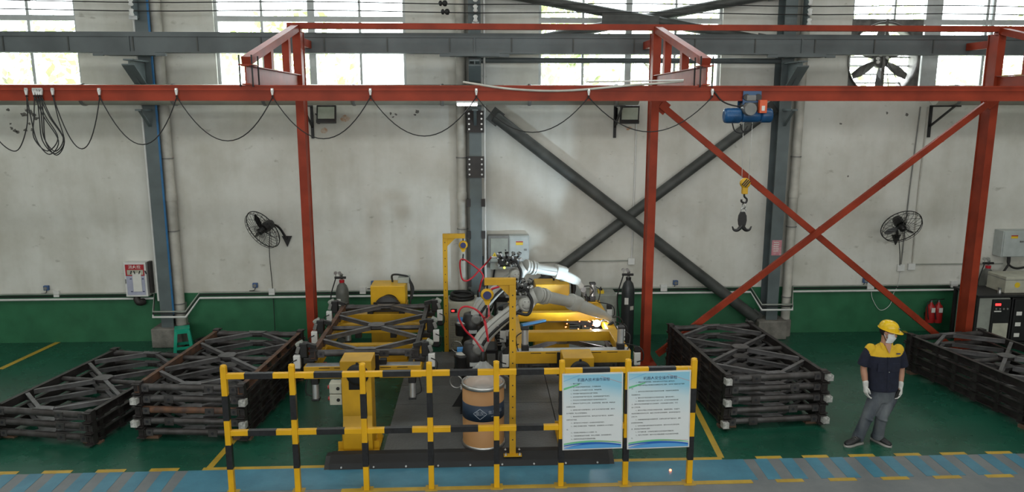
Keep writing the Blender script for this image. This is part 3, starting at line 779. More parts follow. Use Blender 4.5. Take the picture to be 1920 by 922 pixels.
# --- flood lamps
def flood(px0, px1, py0, py1, tilt, label, lit):
    a = yp((px0+px1)/2, (py0+py1)/2, 13.42); w = (yp(px1, py0, 13.42)-yp(px0, py0, 13.42)).length; h = w*0.93
    t = thing('flood_lamp', a, label, 'lamp', 'wall flood lamps', rot=Matrix.Rotation(tilt, 3, 'X'))
    MB().box(0, 0.03, 0, w, 0.05, h).build('housing', 'fandark', t, local=True, bev=0.008)
    MB().box(0, 0.0, h*0.06, w*0.84, 0.012, h*0.66).build('lamp_glass', 'floodglass', t, local=True)
    for k in range(6):
        MB().box(-w*0.4+k*w*0.16, 0.085, 0, 0.012, 0.06, h*0.8).build('cooling_fin', 'fandark', t, local=True)
    MB().box(0, -0.004, -h*0.41, w, 0.02, h*0.17).build('driver_cover', 'fandark', t, local=True)
    MB().tube([(a.x-w*0.55, a.y+0.03, a.z), (a.x-w*0.55, YW-0.02, a.z-0.05)], 0.012, 6).build('yoke', 'fandark', t)
    MB().bx(a.x-w*0.62, a.x-w*0.5, YW-0.03, YW-0.002, a.z-0.18, a.z+0.12).build('wall_bracket', 'fandark', t)
flood(593, 630, 197, 230, -0.25, 'black flood lamp on the wall just right of a red post', 0)
flood(1163, 1199, 197, 233, 0.12, 'black flood lamp tilted up just left of a red post', 0)
# --- lit lamp under the monorail
a = yp(876, 193, YM)
t = thing('beam_lamp', (a.x, YM, mz0-0.075), 'lit white strip lamp fixed under the red monorail beam', 'lamp')
MB().bx(a.x-0.135, a.x+0.135, YM-0.07, YM+0.07, mz0-0.03, mz0).build('lamp_body', 'winframe', t, bev=0.008)
MB().bx(a.x-0.125, a.x+0.125, YM-0.075, YM+0.06, mz0-0.062, mz0-0.03).build('lamp_panel', 'lamp', t, bev=0.01)
# --- festoon cable: trolleys and loops
YF = YM-0.085
clips = [48, 62.5, 67.5, 72, 76, 97.5, 185, 330, 510, 694, 893, 1104, 1336]
lows = {(97.5, 185): 279, (185, 330): 271, (330, 510): 264, (510, 694): 260, (694, 893): 255, (893, 1104): 248, (1104, 1336): 247}
for i, px in enumerate(clips):
    p = yp(px, 162, YF); zt_ = mz0+(mz1-mz0)*0.72
    t = thing('cable_trolley', (p.x, YF, zt_-0.1), 'small white cable trolley clipped on the red monorail beam', 'cable trolley', 'cable trolleys on the monorail')
    b = MB(); b.prism([(-0.013, 0.015), (0.013, 0.015), (0.017, -0.014), (0.008, -0.066), (-0.008, -0.066), (-0.017, -0.014)], (p.x, YF-0.012, zt_), (1, 0, 0), (0, 0, 1), (0, 0.024, 0))
    b.build('trolley_body', 'white', t)
    MB().cyl((p.x, YF-0.02, zt_), (p.x, YF+0.014, zt_), 0.012, n=8).build('wheel', 'steel', t)
    MB().tube([(p.x-0.012, YF, zt_-0.085), (p.x, YF, zt_-0.073), (p.x+0.012, YF, zt_-0.085)], 0.008, 6).build('cable_saddle', 'blackpaint', t)
zc_ = mz0+(mz1-mz0)*0.72-0.088
def sag(xa, xb, zl, bulge=0.0, n=18, y=YF, za=None, zb=None):
    za = zc_ if za is None else za; zb = zc_ if zb is None else zb
    pts = []
    for i in range(n+1):
        u = i/n; s_ = 1-(2*u-1)**2
        z = za*(1-u)+zb*u-( (za+zb)/2-zl)*s_
        x = xa+(xb-xa)*u+bulge*math.sin(2*PI*u)
        pts.append((x, y, z))
    return pts
loopname = {(97.5, 185): 'next to the narrow bunch', (185, 330): 'across the column with the blue pipe', (330, 510): 'left of the first outrigger bracket', (510, 694): 'across the first red post', (694, 893): 'ending at the lit strip lamp', (893, 1104): 'starting at the lit strip lamp', (1104, 1336): 'across the middle red post'}
loopname[(330, 510)] = 'next to the blue piped column'
for a_, b_ in zip(clips, clips[1:]):
    xa, xb = yp(a_, 162, YF).x, yp(b_, 162, YF).x
    if (a_, b_) in lows:
        zl = yp((a_+b_)/2, lows[(a_, b_)], YF).z
        tag(MB().tube(sag(xa, xb, zl, 0.0 if b_-a_ < 100 else 0.0), 0.0068, 6).build('festoon_cable', 'cable'), 'black cable loop under the red beam, '+loopname[(a_, b_)], 'cable', 'wide festoon cable loops')
    else:
        w_ = 0.10+0.05*random.random(); zl = yp(75, 285+random.uniform(-8, 6), YF).z; xm = (xa+xb)/2+random.uniform(-0.04, 0.16); yv = YF-0.02*random.random()
        pts = bez([(xa, YF, zc_), (xa+(xm-w_-xa)*0.4, yv, zc_*0.65+zl*0.35), (xm-w_, yv, zl+0.16), (xm, yv, zl), (xm+w_, yv, zl+0.16), (xb+(xm+w_-xb)*0.4, yv, zc_*0.65+zl*0.35), (xb, YF, zc_)], 6)
        tag(MB().tube(pts, 0.0068, 6).build('festoon_cable', 'cable'), 'black cable loop in the narrow bunch near the beam end', 'cable', 'bunched festoon cable loops')
x48 = yp(48, 162, YF).x
tag(MB().tube(bez([(x48, YF, zc_), (x48-0.04, YF, zc_-0.35), (x48-0.2, YF, yp(20, 283, YF).z), (x48-0.42, YF, yp(20, 270, YF).z+0.1), (x48-0.5, YF, zc_)], 8), 0.0068, 6).build('festoon_cable', 'cable'), 'last black cable loop at the beam end past the bunch', 'cable')
# pale air hose lying along the top of the beam
tag(MB().tube(bez([yp(868, 157, YM-0.04)+Vector((0, 0, 0.02)), yp(960, 167, YM-0.09), yp(1060, 170, YM-0.09), yp(1180, 160, YM-0.09), yp(1250, 155, YM-0.1), yp(1281, 152, YM-0.12)], 8), 0.014, 8).build('air_hose', 'offwhite'), 'pale air hose sagging along the top of the red beam', 'hose')
tag(MB().tube(bez([yp(1100, 158, YM)+Vector((0, 0, 0.03)), yp(1200, 152, YM), yp(1240, 151, YM-0.1), yp(1282, 150, YM-0.16)], 8), 0.010, 8).build('air_hose', 'white'), 'thin white hose entering the outrigger bracket', 'hose')
# --- electric hoist
hx = yp(1402, 200, YM).x
t = thing('electric_hoist', (hx, YM, mz0-0.6), 'blue electric wire rope hoist hanging under the red monorail', 'hoist')
zc1 = yp(1402, 216.5, YM-0.05).z
def drum(x0, x1, r, m, nm):
    return MB().lathe([(r*0.6, 0), (r*0.95, 0.012), (r, 0.03), (r, x1-x0-0.03), (r*0.95, x1-x0-0.012), (r*0.6, x1-x0)], (x0, YM-0.03, zc1), (1, 0, 0), 22).build(nm, m, t)
x0, x1 = yp(1357, 216, YM-0.03).x, yp(1447, 216, YM-0.03).x
drum(x0, x0+0.22, 0.094, 'blue', 'motor'); drum(x0+0.215, x1-0.15, 0.085, 'blue', 'rope_drum'); drum(x1-0.155, x1, 0.09, 'blue', 'gearbox')
for k in range(10):
    MB().lathe([(0.095, 0), (0.098, 0.004), (0.095, 0.008)], (x0+0.04+k*0.016, YM-0.03, zc1), (1, 0, 0), 22).build('motor_fin', 'blue', t)
MB().bx(hx-0.08, hx+0.12, YM-0.11, YM+0.12, zc1+0.05, mz0-0.02).build('suspension_frame', 'fandark', t, bev=0.01)
MB().lathe([(0.075, 0), (0.08, 0.02), (0.08, 0.14), (0.05, 0.16)], (hx-0.03, YM-0.20, zc1+0.08), (0, 1, 0), 16).build('travel_motor', 'robotdk', t)
for s_ in (-1, 1):
    MB().bx(hx-0.1, hx+0.13, YM+s_*0.09-0.008, YM+s_*0.09+0.008, zc1+0.08, mz0+0.12).build('trolley_plate', 'blue', t)
    for dx in (-0.06, 0.09):
        MB().cyl((hx+dx, YM+s_*0.05, mz0+0.045), (hx+dx, YM+s_*0.115, mz0+0.045), 0.04, n=16).build('trolley_wheel', 'fandark', t)
b = MB().bx(hx+0.09, hx+0.185, YM-0.17, YM-0.10, zc1+0.03, zc1+0.19).build('control_box', 'orange', t, bev=0.006)
MB().bx(hx+0.115, hx+0.155, YM-0.1725, YM-0.17, zc1+0.06, zc1+0.12).build('label_plate', 'paper', b)
MB().bx(hx-0.06, hx+0.06, YM-0.12, YM-0.08, mz0-0.0, mz0+0.07).build('brake_housing', 'robotdk', t, bev=0.008)
for pts in ([(1388, 232), (1393, 246), (1405, 244), (1410, 232)], [(1373, 231), (1378, 245), (1392, 249), (1402, 236)]):
    MB().tube(bez([yp(px, py, YM-0.08) for px, py in pts], 6), 0.008, 6).build('control_cable', 'cable', t)
MB().tube(bez([yp(1336, 168, YF), yp(1355, 190, YF), yp(1382, 199, YF), yp(1400, 196, YF-0.02)], 6), 0.0095, 6).build('supply_cable', 'cable', t)
for (xa, ya), (xb, yb) in (((1394, 228), (1391, 335)), ((1411, 228), (1404, 335))):
    MB().tube([yp(xa, ya, YM-0.03), yp(xb, yb, YM-0.03)], 0.004, 5).build('wire_rope', 'steel', t)
p = yp(1397, 343, YM-0.03); q = MB()
t2 = thing('hook_block', (p.x, p.y, p.z-0.55), 'yellow hook block with a black double grapple hook on two ropes', 'hook')
MB().lathe([(0.03, -0.03), (0.062, -0.028), (0.066, 0.0), (0.062, 0.028), (0.03, 0.03)], (p.x, p.y, p.z), (0, 1, 0), 18).build('sheave_case', 'yellow', t2)
for k in range(3):
    MB().box(p.x-0.02+0.022*k, p.y-0.032, p.z+0.015-0.012*k, 0.014, 0.006, 0.10, Matrix.Rotation(0.7, 3, 'Y')).build('hazard_stripe', 'inkblack', t2)
MB().bx(p.x-0.035, p.x+0.035, p.y-0.028, p.y+0.028, p.z-0.14, p.z-0.05).build('hook_housing', 'yellow', t2, bev=0.006)
h0 = p.z-0.14
MB().tube(bez([(p.x, p.y, h0+0.02), (p.x, p.y, h0-0.03), (p.x+0.035, p.y, h0-0.07), (p.x+0.02, p.y, h0-0.115), (p.x-0.03, p.y, h0-0.10), (p.x-0.035, p.y, h0-0.07)], 6), 0.013, 8).build('hook', 'fandark', t2)
MB().torus((p.x, p.y, h0-0.155), (1, 0.2, 0), 0.035, 0.008, 18, 6).build('shackle', 'steel', t2)
MB().torus((p.x, p.y, h0-0.21), (0.2, 1, 0), 0.03, 0.008, 18, 6).build('shackle', 'steel', t2)
g0 = h0-0.23
sp = [(0.025, 0), (0.05, -0.05), (0.055, -0.11), (0.045, -0.17), (0.02, -0.215), (-0.02, -0.215), (-0.045, -0.17), (-0.055, -0.11), (-0.05, -0.05), (-0.025, 0)]
MB().prism(sp, (p.x-0.01, p.y-0.015, g0), (1, 0, 0), (0, 0, 1), (0, 0.03, 0)).build('grapple_body', 'fandark', t2)
for s_ in (-1, 1):
    MB().tube(bez([(p.x-0.01, p.y, g0-0.18), (p.x-0.01+s_*0.05, p.y, g0-0.235), (p.x-0.01+s_*0.10, p.y, g0-0.235), (p.x-0.01+s_*0.125, p.y, g0-0.19)], 6), [0.03-0.0012*i for i in range(19)], 8).build('grapple_claw', 'fandark', t2)
# --- peeled patches and rust spots on the plaster
rw = random.Random(11)
def blotch(px, py, r, m, nm):
    p = yp(px, py, YW); n_ = 9; ph = [rw.uniform(0.45, 1.1) for _ in range(n_)]; sx_ = rw.uniform(0.8, 1.6)
    MB().prism([(sx_*r*ph[k]*math.cos(2*PI*k/n_), r*ph[k]*math.sin(2*PI*k/n_)) for k in range(n_)], (p.x, YW-0.0012, p.z), (1, 0, 0), (0, 0, 1), (0, 0.002, 0)).build(nm, m, wall)
M['flake'] = mat('bare grey plaster', (0.20, 0.19, 0.175), 0.9, var=0.2, scale=30)
M['ruststain'] = mat('rust stain', (0.50, 0.30, 0.19), 0.9, var=0.25, scale=20, col2=(0.58, 0.52, 0.44))
for px, py, r in ((15, 206, 0.03), (22, 240, 0.03), (28, 245, 0.045), (33, 247, 0.03), (45, 214, 0.05), (52, 208, 0.05), (58, 212, 0.06), (64, 216, 0.05), (68, 222, 0.035), (55, 232, 0.03), (48, 244, 0.03), (60, 243, 0.03), (20, 232, 0.02), (733, 213, 0.03), (742, 214, 0.025), (737, 219, 0.02), (782, 209, 0.035), (778, 215, 0.02), (1590, 330, 0.02), (1700, 215, 0.04), (1663, 212, 0.03), (1576, 232, 0.02)):
    blotch(px, py, r, 'flake', 'paint_flake')
for px, py, r in ((646, 221, 0.07), (608, 244, 0.07), (1178, 240, 0.05)):
    blotch(px, py, r, 'ruststain', 'rust_spot')
# --- hose cabinet
ca, cb_ = yp(237, 492, YW), yp(287, 556, YW)
x0, x1, z0, z1 = ca.x+0.02, cb_.x-0.01, yp(260, 556, YW-0.17).z, yp(260, 492, YW-0.17).z
t = thing('hose_cabinet', ((x0+x1)/2, YW-0.08, z0), 'white fire hose cabinet with red header and paper on the wall', 'cabinet')
MB().bx(x0, x1, YW-0.17, YW-0.002, z0, z1).build('cabinet_body', 'white', t, bev=0.006)
d = MB().bx(x0+0.035, x1-0.035, YW-0.176, YW-0.17, z0+0.035, z1-0.035).build('door', 'lilac', t)
w_ = x1-x0
MB().bx(x0+0.03, x1-0.03, YW-0.180, YW-0.176, z1-0.245, z1-0.035).build('header', 'signred', d)
MB().bx(x0+0.06, x1-0.05, YW-0.182, YW-0.180, z1-0.225, z1-0.135).build('picture_strip', 'cream', d)
MB().bx(x0+0.15, x1-0.09, YW-0.186, YW-0.182, z0+0.10, z1-0.19).build('paper_sheet', 'paper', d)
text_part('lettering', '消火栓', 0.075, ((x0+x1)/2, YW-0.1805, z1-0.085), (1, 0, 0), (0, 0, 1), 'paper', d)
for k, dx in enumerate((0.12, 0.2, 0.27, 0.4)):
    MB().bar((x0+dx, YW-0.184, z1-0.21), (x0+dx+0.02*(-1)**k, YW-0.184, z1-0.15), 0.004, 0.018).build('pictogram', 'inkblack', d)
for sx in (x0+0.115, x1-0.065):
    for sz in (z0+0.1, z1-0.3):
        MB().box(sx, YW-0.181, sz, 0.03, 0.008, 0.012).build('corner_mark', 'inknavy', d)
MB().bx(x0+0.012, x0+0.026, YW-0.182, YW-0.168, z0+0.25, z0+0.33).build('hinge', 'robotdk', t)
p = yp(262, 560, YW-0.1)
MB().tube(bez([(p.x-0.05, YW-0.1, z0+0.01), (p.x-0.045, YW-0.11, z0-0.06), (p.x, YW-0.13, z0-0.12), (p.x+0.05, YW-0.05, z0-0.12)], 5), [0.05]*4+[0.06]*8+[0.065]*4, 12).build('pipe_bend', 'brownplate', t)
MB().bx(x1+0.005, x1+0.055, YW-0.1, YW-0.003, z0+0.05, z1).build('riser_pipe', 'brownplate', t)
# --- dado pipes along the wall
Zp = yp(450, 558, YW-0.06).z
def dado_pipe(z, zd, y, yd, r, m, lab):
    pts = [(-13, y, z)]
    for i, x in enumerate(colx):
        rgt = x+0.36 if i != 1 else x+0.26; lft = x-0.22 if i != 1 else x-0.5
        pts += [(lft-0.10, y, z), (lft, yd, zd), (rgt, yd, zd), (rgt+0.14, y, z)]
    pts.append((13, y, z))
    tag(MB().tube(pts, r, 8).build('wall_pipe', m), lab, 'pipe')
dado_pipe(Zp, Zp-0.26, YW-0.045, YC-0.06, 0.022, 'white', 'white pipe along the green dado, bending round each column')
dado_pipe(Zp+0.10, Zp-0.16, YW-0.035, YC-0.05, 0.016, 'cabgrey', 'thin grey conduit just above the white dado pipe')
dado_pipe(Zp+0.055, Zp-0.2, YW-0.03, YC-0.045, 0.014, 'cable', 'thin black conduit between the dado pipes')
# --- sockets and junction boxes
def box_on_wall(name, px0, py0, px1, py1, depth, m, label, cat, group=None, bev=0.004):
    a, b = yp(px0, py0, YW-depth), yp(px1, py1, YW-depth)
    o = MB().bx(a.x, b.x, YW-depth, YW-0.002, b.z, a.z).build(name, m, bev=bev)
    return tag(o, label, cat, group)
for px, py, w_ in ((86, 540, 'left of the hose cabinet'), (478, 535, 'beside the fan cord'), (700, 531, 'above the rear yellow headstock'), (1267, 530, 'left of the red brace crossing'), (1066, 531, 'behind the welding robots'), (1623, 526, 'below the downward fan')):
    a = yp(px, py, YW-0.05); t = thing('wall_socket', a, 'small blue wall socket '+w_, 'socket', 'blue wall sockets')
    MB().bx(a.x-0.045, a.x+0.045, YW-0.06, YW-0.002, a.z-0.045, a.z+0.045).build('socket_body', 'blueled', t, bev=0.01)
    MB().cyl((a.x, YW-0.06, a.z), (a.x, YW-0.075, a.z), 0.03, n=12).build('socket_cap', 'robotdk', t)
    MB().tube(bez([(a.x, YW-0.03, a.z-0.04), (a.x-0.03, YW-0.02, a.z-0.1), (a.x-0.12, YW-0.015, a.z-0.11), (a.x+0.08, YW-0.015, a.z-0.12)], 4), 0.006, 5).build('lead', 'cable', t)
for k, (px, py) in enumerate(((509, 547), (105, 551), (680, 545), (1245, 540), (1184, 490), (1690, 502), (1710, 500), (1633, 536), (1790, 533), (735, 545))):
    box_on_wall('junction_box', px-6, py-6, px+6, py+6, 0.05, 'white', 'small white junction box '+('at the fan cord', 'left of the hose cabinet', 'beside the grey gas cylinder', 'below the blue socket by the red braces', 'at the end of the thin conduit behind the dark cylinder', 'below the downward fan, first conduit', 'below the downward fan, second conduit', 'beside the blue socket under the downward fan', 'left of the post beside the extinguishers', 'above the rear headstock')[k], 'junction box')
def conduit(pts, r, m, lab):
    tag(MB().tube([yp(px, py, YW-0.02) for px, py in pts], r, 6).build('conduit', m), lab, 'conduit')
conduit([(993, 492), (1184, 488)], 0.012, 'cabgrey', 'thin grey conduit from the electrical boxes across the wall')
conduit([(1184, 488), (1190, 330), (1194, 200)], 0.012, 'white', 'thin white conduit rising beside the middle red post')
conduit([(1726, 200), (1705, 360), (1689, 500)], 0.011, 'robotdk', 'dark conduit running down behind the fan')
conduit([(1741, 200), (1722, 360), (1710, 500)], 0.013, 'offwhite', 'pale conduit running down beside the fan')
conduit([(1712, 495), (1880, 494)], 0.012, 'cabgrey', 'thin level conduit behind the post beside the extinguishers')
conduit([(1689, 505), (1684, 535), (1675, 550)], 0.006, 'white', 'thin white cord below the fan junction box')
tag(MB().tube(bez([yp(1633, 540, YW-0.02), yp(1636, 560, YW-0.03), yp(1650, 581, YW-0.03), yp(1668, 572, YW-0.03), yp(1676, 548, YW-0.02)], 6), 0.006, 5).build('loose_cord', 'white'), 'thin white cord looping on the green dado above the worker', 'cord')
# --- electrical boxes behind the robots
def triangle_sign(p, s_, parent):
    b = MB().prism([(-s_, -s_*0.8), (s_, -s_*0.8), (0, s_*0.9)], p, (1, 0, 0), (0, 0, 1), (0, -0.003, 0)).build('warning_triangle', 'warnyellow', parent)
    MB().prism([(-s_*0.25, -s_*0.2), (s_*0.1, -s_*0.1), (-s_*0.05, s_*0.45), (s_*0.2, s_*0.05), (-s_*0.05, -s_*0.02)], Vector(p)+Vector((0, -0.004, -s_*0.15)), (1, 0, 0), (0, 0, 1), (0, -0.001, 0)).build('bolt_symbol', 'inkblack', b)
yb = YW-0.2
a, b = yp(917, 445, yb), yp(953, 492, yb)
t = thing('electrical_box', ((a.x+b.x)/2, YW-0.1, b.z), 'grey electrical box with a yellow warning triangle on the wall', 'cabinet')
MB().bx(a.x-0.02, b.x+0.03, yb, YW-0.002, b.z, a.z+0.03).build('box_body', 'robotdk', t, bev=0.006)
d = MB().bx(a.x+0.025, b.x-0.005, yb-0.014, yb, b.z+0.02, a.z-0.015).build('door', 'cabgrey', t, bev=0.005)
triangle_sign((a.x+0.10, yb-0.014, b.z+0.15), 0.055, d)
MB().cyl((b.x-0.05, yb-0.02, (a.z+b.z)/2), (b.x-0.05, yb-0.013, (a.z+b.z)/2), 0.014, n=10).build('lock', 'inkblack', d)
MB().bx(a.x+0.02, b.x+0.0, YW-0.15, YW-0.002, b.z-0.14, b.z).build('cable_gland_box', 'cabgrey', t)
a, b = yp(954, 444, yb-0.02), yp(992, 491, yb-0.02)
t = thing('electrical_box', ((a.x+b.x)/2, YW-0.1, b.z), 'pale electrical box with a yellow label behind the robots', 'cabinet')
MB().bx(a.x+0.005, b.x+0.0, yb-0.02, YW-0.002, b.z, a.z+0.02).build('box_body', 'cabinet', t, bev=0.006)
d = MB().bx(a.x+0.02, b.x-0.015, yb-0.034, yb-0.02, b.z+0.015, a.z+0.005).build('door', 'cabinet', t, bev=0.005)
MB().bx(a.x+0.13, a.x+0.26, yb-0.037, yb-0.034, a.z-0.15, a.z-0.08).build('warning_label', 'warnyellow', d)
MB().bx(a.x+0.13, a.x+0.26, yb-0.0385, yb-0.037, a.z-0.10, a.z-0.08).build('label_header', 'signred', d)
MB().box(b.x-0.07, yb-0.045, a.z-0.24, 0.05, 0.02, 0.03).build('handle', 'robotdk', d)
for k, px in enumerate((898, 936, 950, 1000)):
    pass
for k, pts in enumerate(([(928, 500), (925, 530), (938, 560), (940, 600)], [(905, 480), (908, 530), (915, 575)], [(1003, 500), (1018, 520), (1030, 560)])):
    tag(MB().tube(bez([yp(px, py, YW-0.06-0.03*k) for px, py in pts], 6), 0.017, 6).build('wall_cable', 'cable'), 'black cable hanging on the wall '+('below the triangle warning box', 'beside the robot column', 'below the pale electrical box')[k], 'cable')
a, b = yp(1882, 433, YW-0.25), yp(1940, 481, YW-0.25)
t = thing('electrical_box', ((a.x+b.x)/2, YW-0.12, b.z), 'pale blue grey electrical box with yellow label above the welding bench', 'cabinet')
MB().bx(a.x, b.x, YW-0.25, YW-0.002, b.z, a.z).build('box_body', 'cabinet', t, bev=0.006)
d = MB().bx(a.x+0.02, b.x-0.02, YW-0.265, YW-0.25, b.z+0.015, a.z-0.015).build('door', 'cabinet', t, bev=0.004)
MB().bx(a.x+0.15, a.x+0.28, YW-0.268, YW-0.265, a.z-0.14, a.z-0.08).build('warning_label', 'warnyellow', d)
MB().bx(a.x+0.15, a.x+0.28, YW-0.2695, YW-0.268, a.z-0.10, a.z-0.08).build('label_header', 'signred', d)
MB().box(a.x+0.36, YW-0.275, a.z-0.2, 0.06, 0.02, 0.03).build('handle', 'robotdk', d)
for k in range(2):
    MB().tube(bez([yp(1890+3*k, 481, YW-0.12), yp(1891, 495, YW-0.14), yp(1905-26*k, 503+12*k, YW-0.16), yp(1925-48*k, 500+40*k, YW-0.16)], 6), 0.02, 8).build('feed_cable', 'cable', t)
for k, (px, lab) in enumerate(((1743, 'red fire extinguisher with white tag, farther from the tall post'), (1757, 'red fire extinguisher with white tag, next to the tall post'))):
    p = gp(px-2, 612, 0.0); p = yp(px, 604, 13.55); r = 0.085
    t = thing('fire_extinguisher', (p.x, 13.56, p.z), lab, 'extinguisher', 'fire extinguishers on the dado')
    zb = p.z
    MB().lathe([(r*0.9, 0), (r, 0.02), (r, 0.27), (r*0.85, 0.33), (0.03, 0.37), (0.025, 0.40)], (p.x, 13.56, zb), n=18).build('cylinder', 'extred', t)
    MB().box(p.x+0.0, 13.56-r-0.002, zb+0.26, 0.07, 0.01, 0.09).build('paper_tag', 'paper', t)
    MB().lathe([(0.02, 0), (0.02, 0.04)], (p.x, 13.56, zb+0.40), n=10).build('valve', 'steel', t)
    MB().bar((p.x-0.03, 13.56, zb+0.44), (p.x+0.09, 13.54, zb+0.465), 0.02, 0.012).build('handle', 'fandark', t)
    MB().tube(bez([(p.x-0.02, 13.56, zb+0.42), (p.x-0.10, 13.52, zb+0.38), (p.x-0.10, 13.48, zb+0.2), (p.x-0.08, 13.47, zb+0.08)], 5), 0.01, 6).build('hose', 'cable', t)
    MB().bx(p.x-0.04, p.x+0.04, 13.56+r-0.005, YW-0.002, zb+0.1, zb+0.16).build('wall_hook', 'fandark', t)
# ================================================================== FLOOR EQUIPMENT ALONG THE WALL
def gas_cylinder(p, r, h, m, label, collar='redhose'):
    t = thing('gas_cylinder', p, label, 'gas cylinder', 'gas cylinders'); x, y, z = p
    MB().lathe([(r*0.92, 0), (r, 0.03), (r, h*0.76), (r*0.96, h*0.81), (r*0.75, h*0.87), (r*0.42, h*0.905), (r*0.33, h*0.92)], (x, y, z), n=20).build('shell', m, t)
    MB().lathe([(r*0.40, 0), (r*0.42, 0.05)], (x, y, z+h*0.915), n=14).build('neck_ring', collar, t)
    MB().lathe([(0.022, 0), (0.022, 0.09), (0.03, 0.10), (0.03, 0.12)], (x, y, z+h*0.94), n=10).build('valve', 'steel', t)
    MB().cyl((x-0.12, y-0.02, z+h*0.985), (x+0.08, y-0.02, z+h*0.985), 0.022, n=10).build('regulator', 'fandark', t)
    for dx in (-0.10, -0.03):
        MB().cyl((x+dx, y-0.02, z+h*0.985), (x+dx, y-0.02, z+h*0.985+0.075), 0.008, n=6).build('gauge_stem', 'steel', t)
        MB().cyl((x+dx, y-0.035, z+h*0.985+0.085), (x+dx, y+0.0, z+h*0.985+0.085), 0.03, n=14).build('gauge', 'steel', t)
    MB().tube([(x, y, z+h*1.0), (x, y, z+h*1.04)], 0.012, 6).build('spindle', 'steel', t)
    MB().box(x-r*0.35, y-r*0.93, z+h*0.66, r*0.7, 0.012, 0.12).build('label_sticker', 'paper', t)
    MB().box(x+r*0.45, y-r*0.88, z+h*0.57, r*0.6, 0.012, 0.07, Matrix.Rotation(0.5, 3, 'Z')).build('label_sticker', 'offwhite', t)
    MB().tube(bez([(x-0.1, y-0.03, z+h*0.98), (x-0.2, y-0.05, z+h*0.7), (x-0.16, y-0.1, z+h*0.35), (x-0.26, y-0.2, z+0.1)], 6), 0.011, 6).build('gas_hose', 'cable', t)
    return t
p = yp(643, 600, 13.1); gas_cylinder((p.x, 13.15, 0), 0.115, 1.33, 'cyl_grey', 'grey gas cylinder with red collar beside the red post and stack')
p = yp(1178, 560, 12.75); gas_cylinder((p.x, 12.78, 0), 0.115, 1.42, 'cyl_black', 'dark gas cylinder behind the second positioner', 'fandark')
p = yp(1848, 540, 13.45); gas_cylinder((p.x, 13.45, 0), 0.12, 1.42, 'cyl_grey', 'grey gas cylinder behind the post beside the extinguishers')
# --- green plastic stool
p = gp(352, 652); sx_, sy_ = p.x, 13.08
t = thing('plastic_stool', (sx_, sy_, 0), 'green square plastic stool standing by the column plinth', 'stool', rz=0.35)
h = 0.44; tp = 0.125; bt = 0.17
sl = MB(); sl.loft([[(-tp, -tp, h-0.03), (tp, -tp, h-0.03), (tp, tp, h-0.03), (-tp, tp, h-0.03)], [(-tp, -tp, h), (tp, -tp, h), (tp, tp, h), (-tp, tp, h)]], sm=False)
sl.build('seat', 'stool', t, local=True, bev=0.015)
for a in (-1, 1):
    for b in (-1, 1):
        l = MB(); l.loft([[(a*(bt-0.0), b*bt, 0), (a*(bt-0.055), b*bt, 0), (a*(bt-0.055), b*(bt-0.055), 0), (a*bt, b*(bt-0.055), 0)], [(a*tp, b*tp, h-0.03), (a*(tp-0.05), b*tp, h-0.03), (a*(tp-0.05), b*(tp-0.05), h-0.03), (a*tp, b*(tp-0.05), h-0.03)]], sm=False)
        l.build('leg', 'stool', t, local=True)
for k in range(4):
    q = Matrix.Rotation(k*PI/2, 3, 'Z')
    for z, hh in ((0.10, 0.05), (h-0.055, 0.05)):
        w = bt+(tp-bt)*z/h
        b = MB(); b.box(*(q @ Vector((0, -w+0.008, z))), 2*w-0.08, 0.014, hh, q); b.build('apron' if z > 0.2 else 'rail', 'stool', t, local=True)
# --- black coiled hose lying behind the long stack
tag(MB().torus((yp(395, 620, 13.2).x, 13.2, 0.06), (0, 0, 1), 0.28, 0.03, 30, 8).torus((yp(397, 620, 13.2).x, 13.22, 0.11), (0, 0, 1), 0.25, 0.03, 30, 8).torus((yp(395, 620, 13.2).x, 13.2, 0.16), (0, 0.1, 1), 0.26, 0.03, 30, 8).build('coiled_hose', 'cable'), 'black hose coiled on the floor behind the stool', 'hose')
a = yp(343, 590, YW-0.02)
tag(MB().bx(a.x-0.05, a.x+0.08, YW-0.1, YW-0.002, 0.28, 0.75).build('wall_stub', 'cabgrey'), 'dark grey stub box against the dado beside the stool', 'box')
# --- chiller beside the rear gallows
p0, p1 = gp(842, 652, 0.0), gp(893, 652, 0.0)
Yc = 12.75; xa, xb = yp(839, 600, Yc).x, yp(897, 600, Yc).x; z1 = yp(860, 566, Yc).z
t = thing('water_chiller', ((xa+xb)/2, Yc+0.25, 0), 'cream water chiller with front grille and red display', 'chiller')
MB().bx(xa, xb, Yc, Yc+0.5, 0.06, z1).build('casing', 'cream', t, bev=0.012)
MB().bx(xa+0.04, xb-0.04, Yc+0.03, Yc+0.47, 0.0, 0.06).build('plinth', 'robotdk', t)
MB().bx(xa+0.02, xb-0.02, Yc-0.008, Yc, z1-0.27, z1-0.03).build('control_panel', 'cream', t, bev=0.004)
MB().bx(xa+0.06, xa+0.17, Yc-0.014, Yc-0.008, z1-0.19, z1-0.12).build('display_bezel', 'blackpaint', t)
MB().bx(xa+0.075, xa+0.125, Yc-0.016, Yc-0.014, z1-0.17, z1-0.14).build('display', 'led_red', t)
MB().bx(xa+0.05, xb-0.06, Yc-0.006, Yc+0.0, 0.10, z1-0.30).build('grille_opening', 'blackpaint', t)
gr = MB(); k = xa+0.06
while k < xb-0.07:
    gr.bx(k, k+0.010, Yc-0.014, Yc-0.006, 0.10, z1-0.30); k += 0.024
k = 0.11
while k < z1-0.31:
    gr.bx(xa+0.05, xb-0.06, Yc-0.016, Yc-0.008, k, k+0.010); k += 0.024
gr.build('grille', 'cream', t)
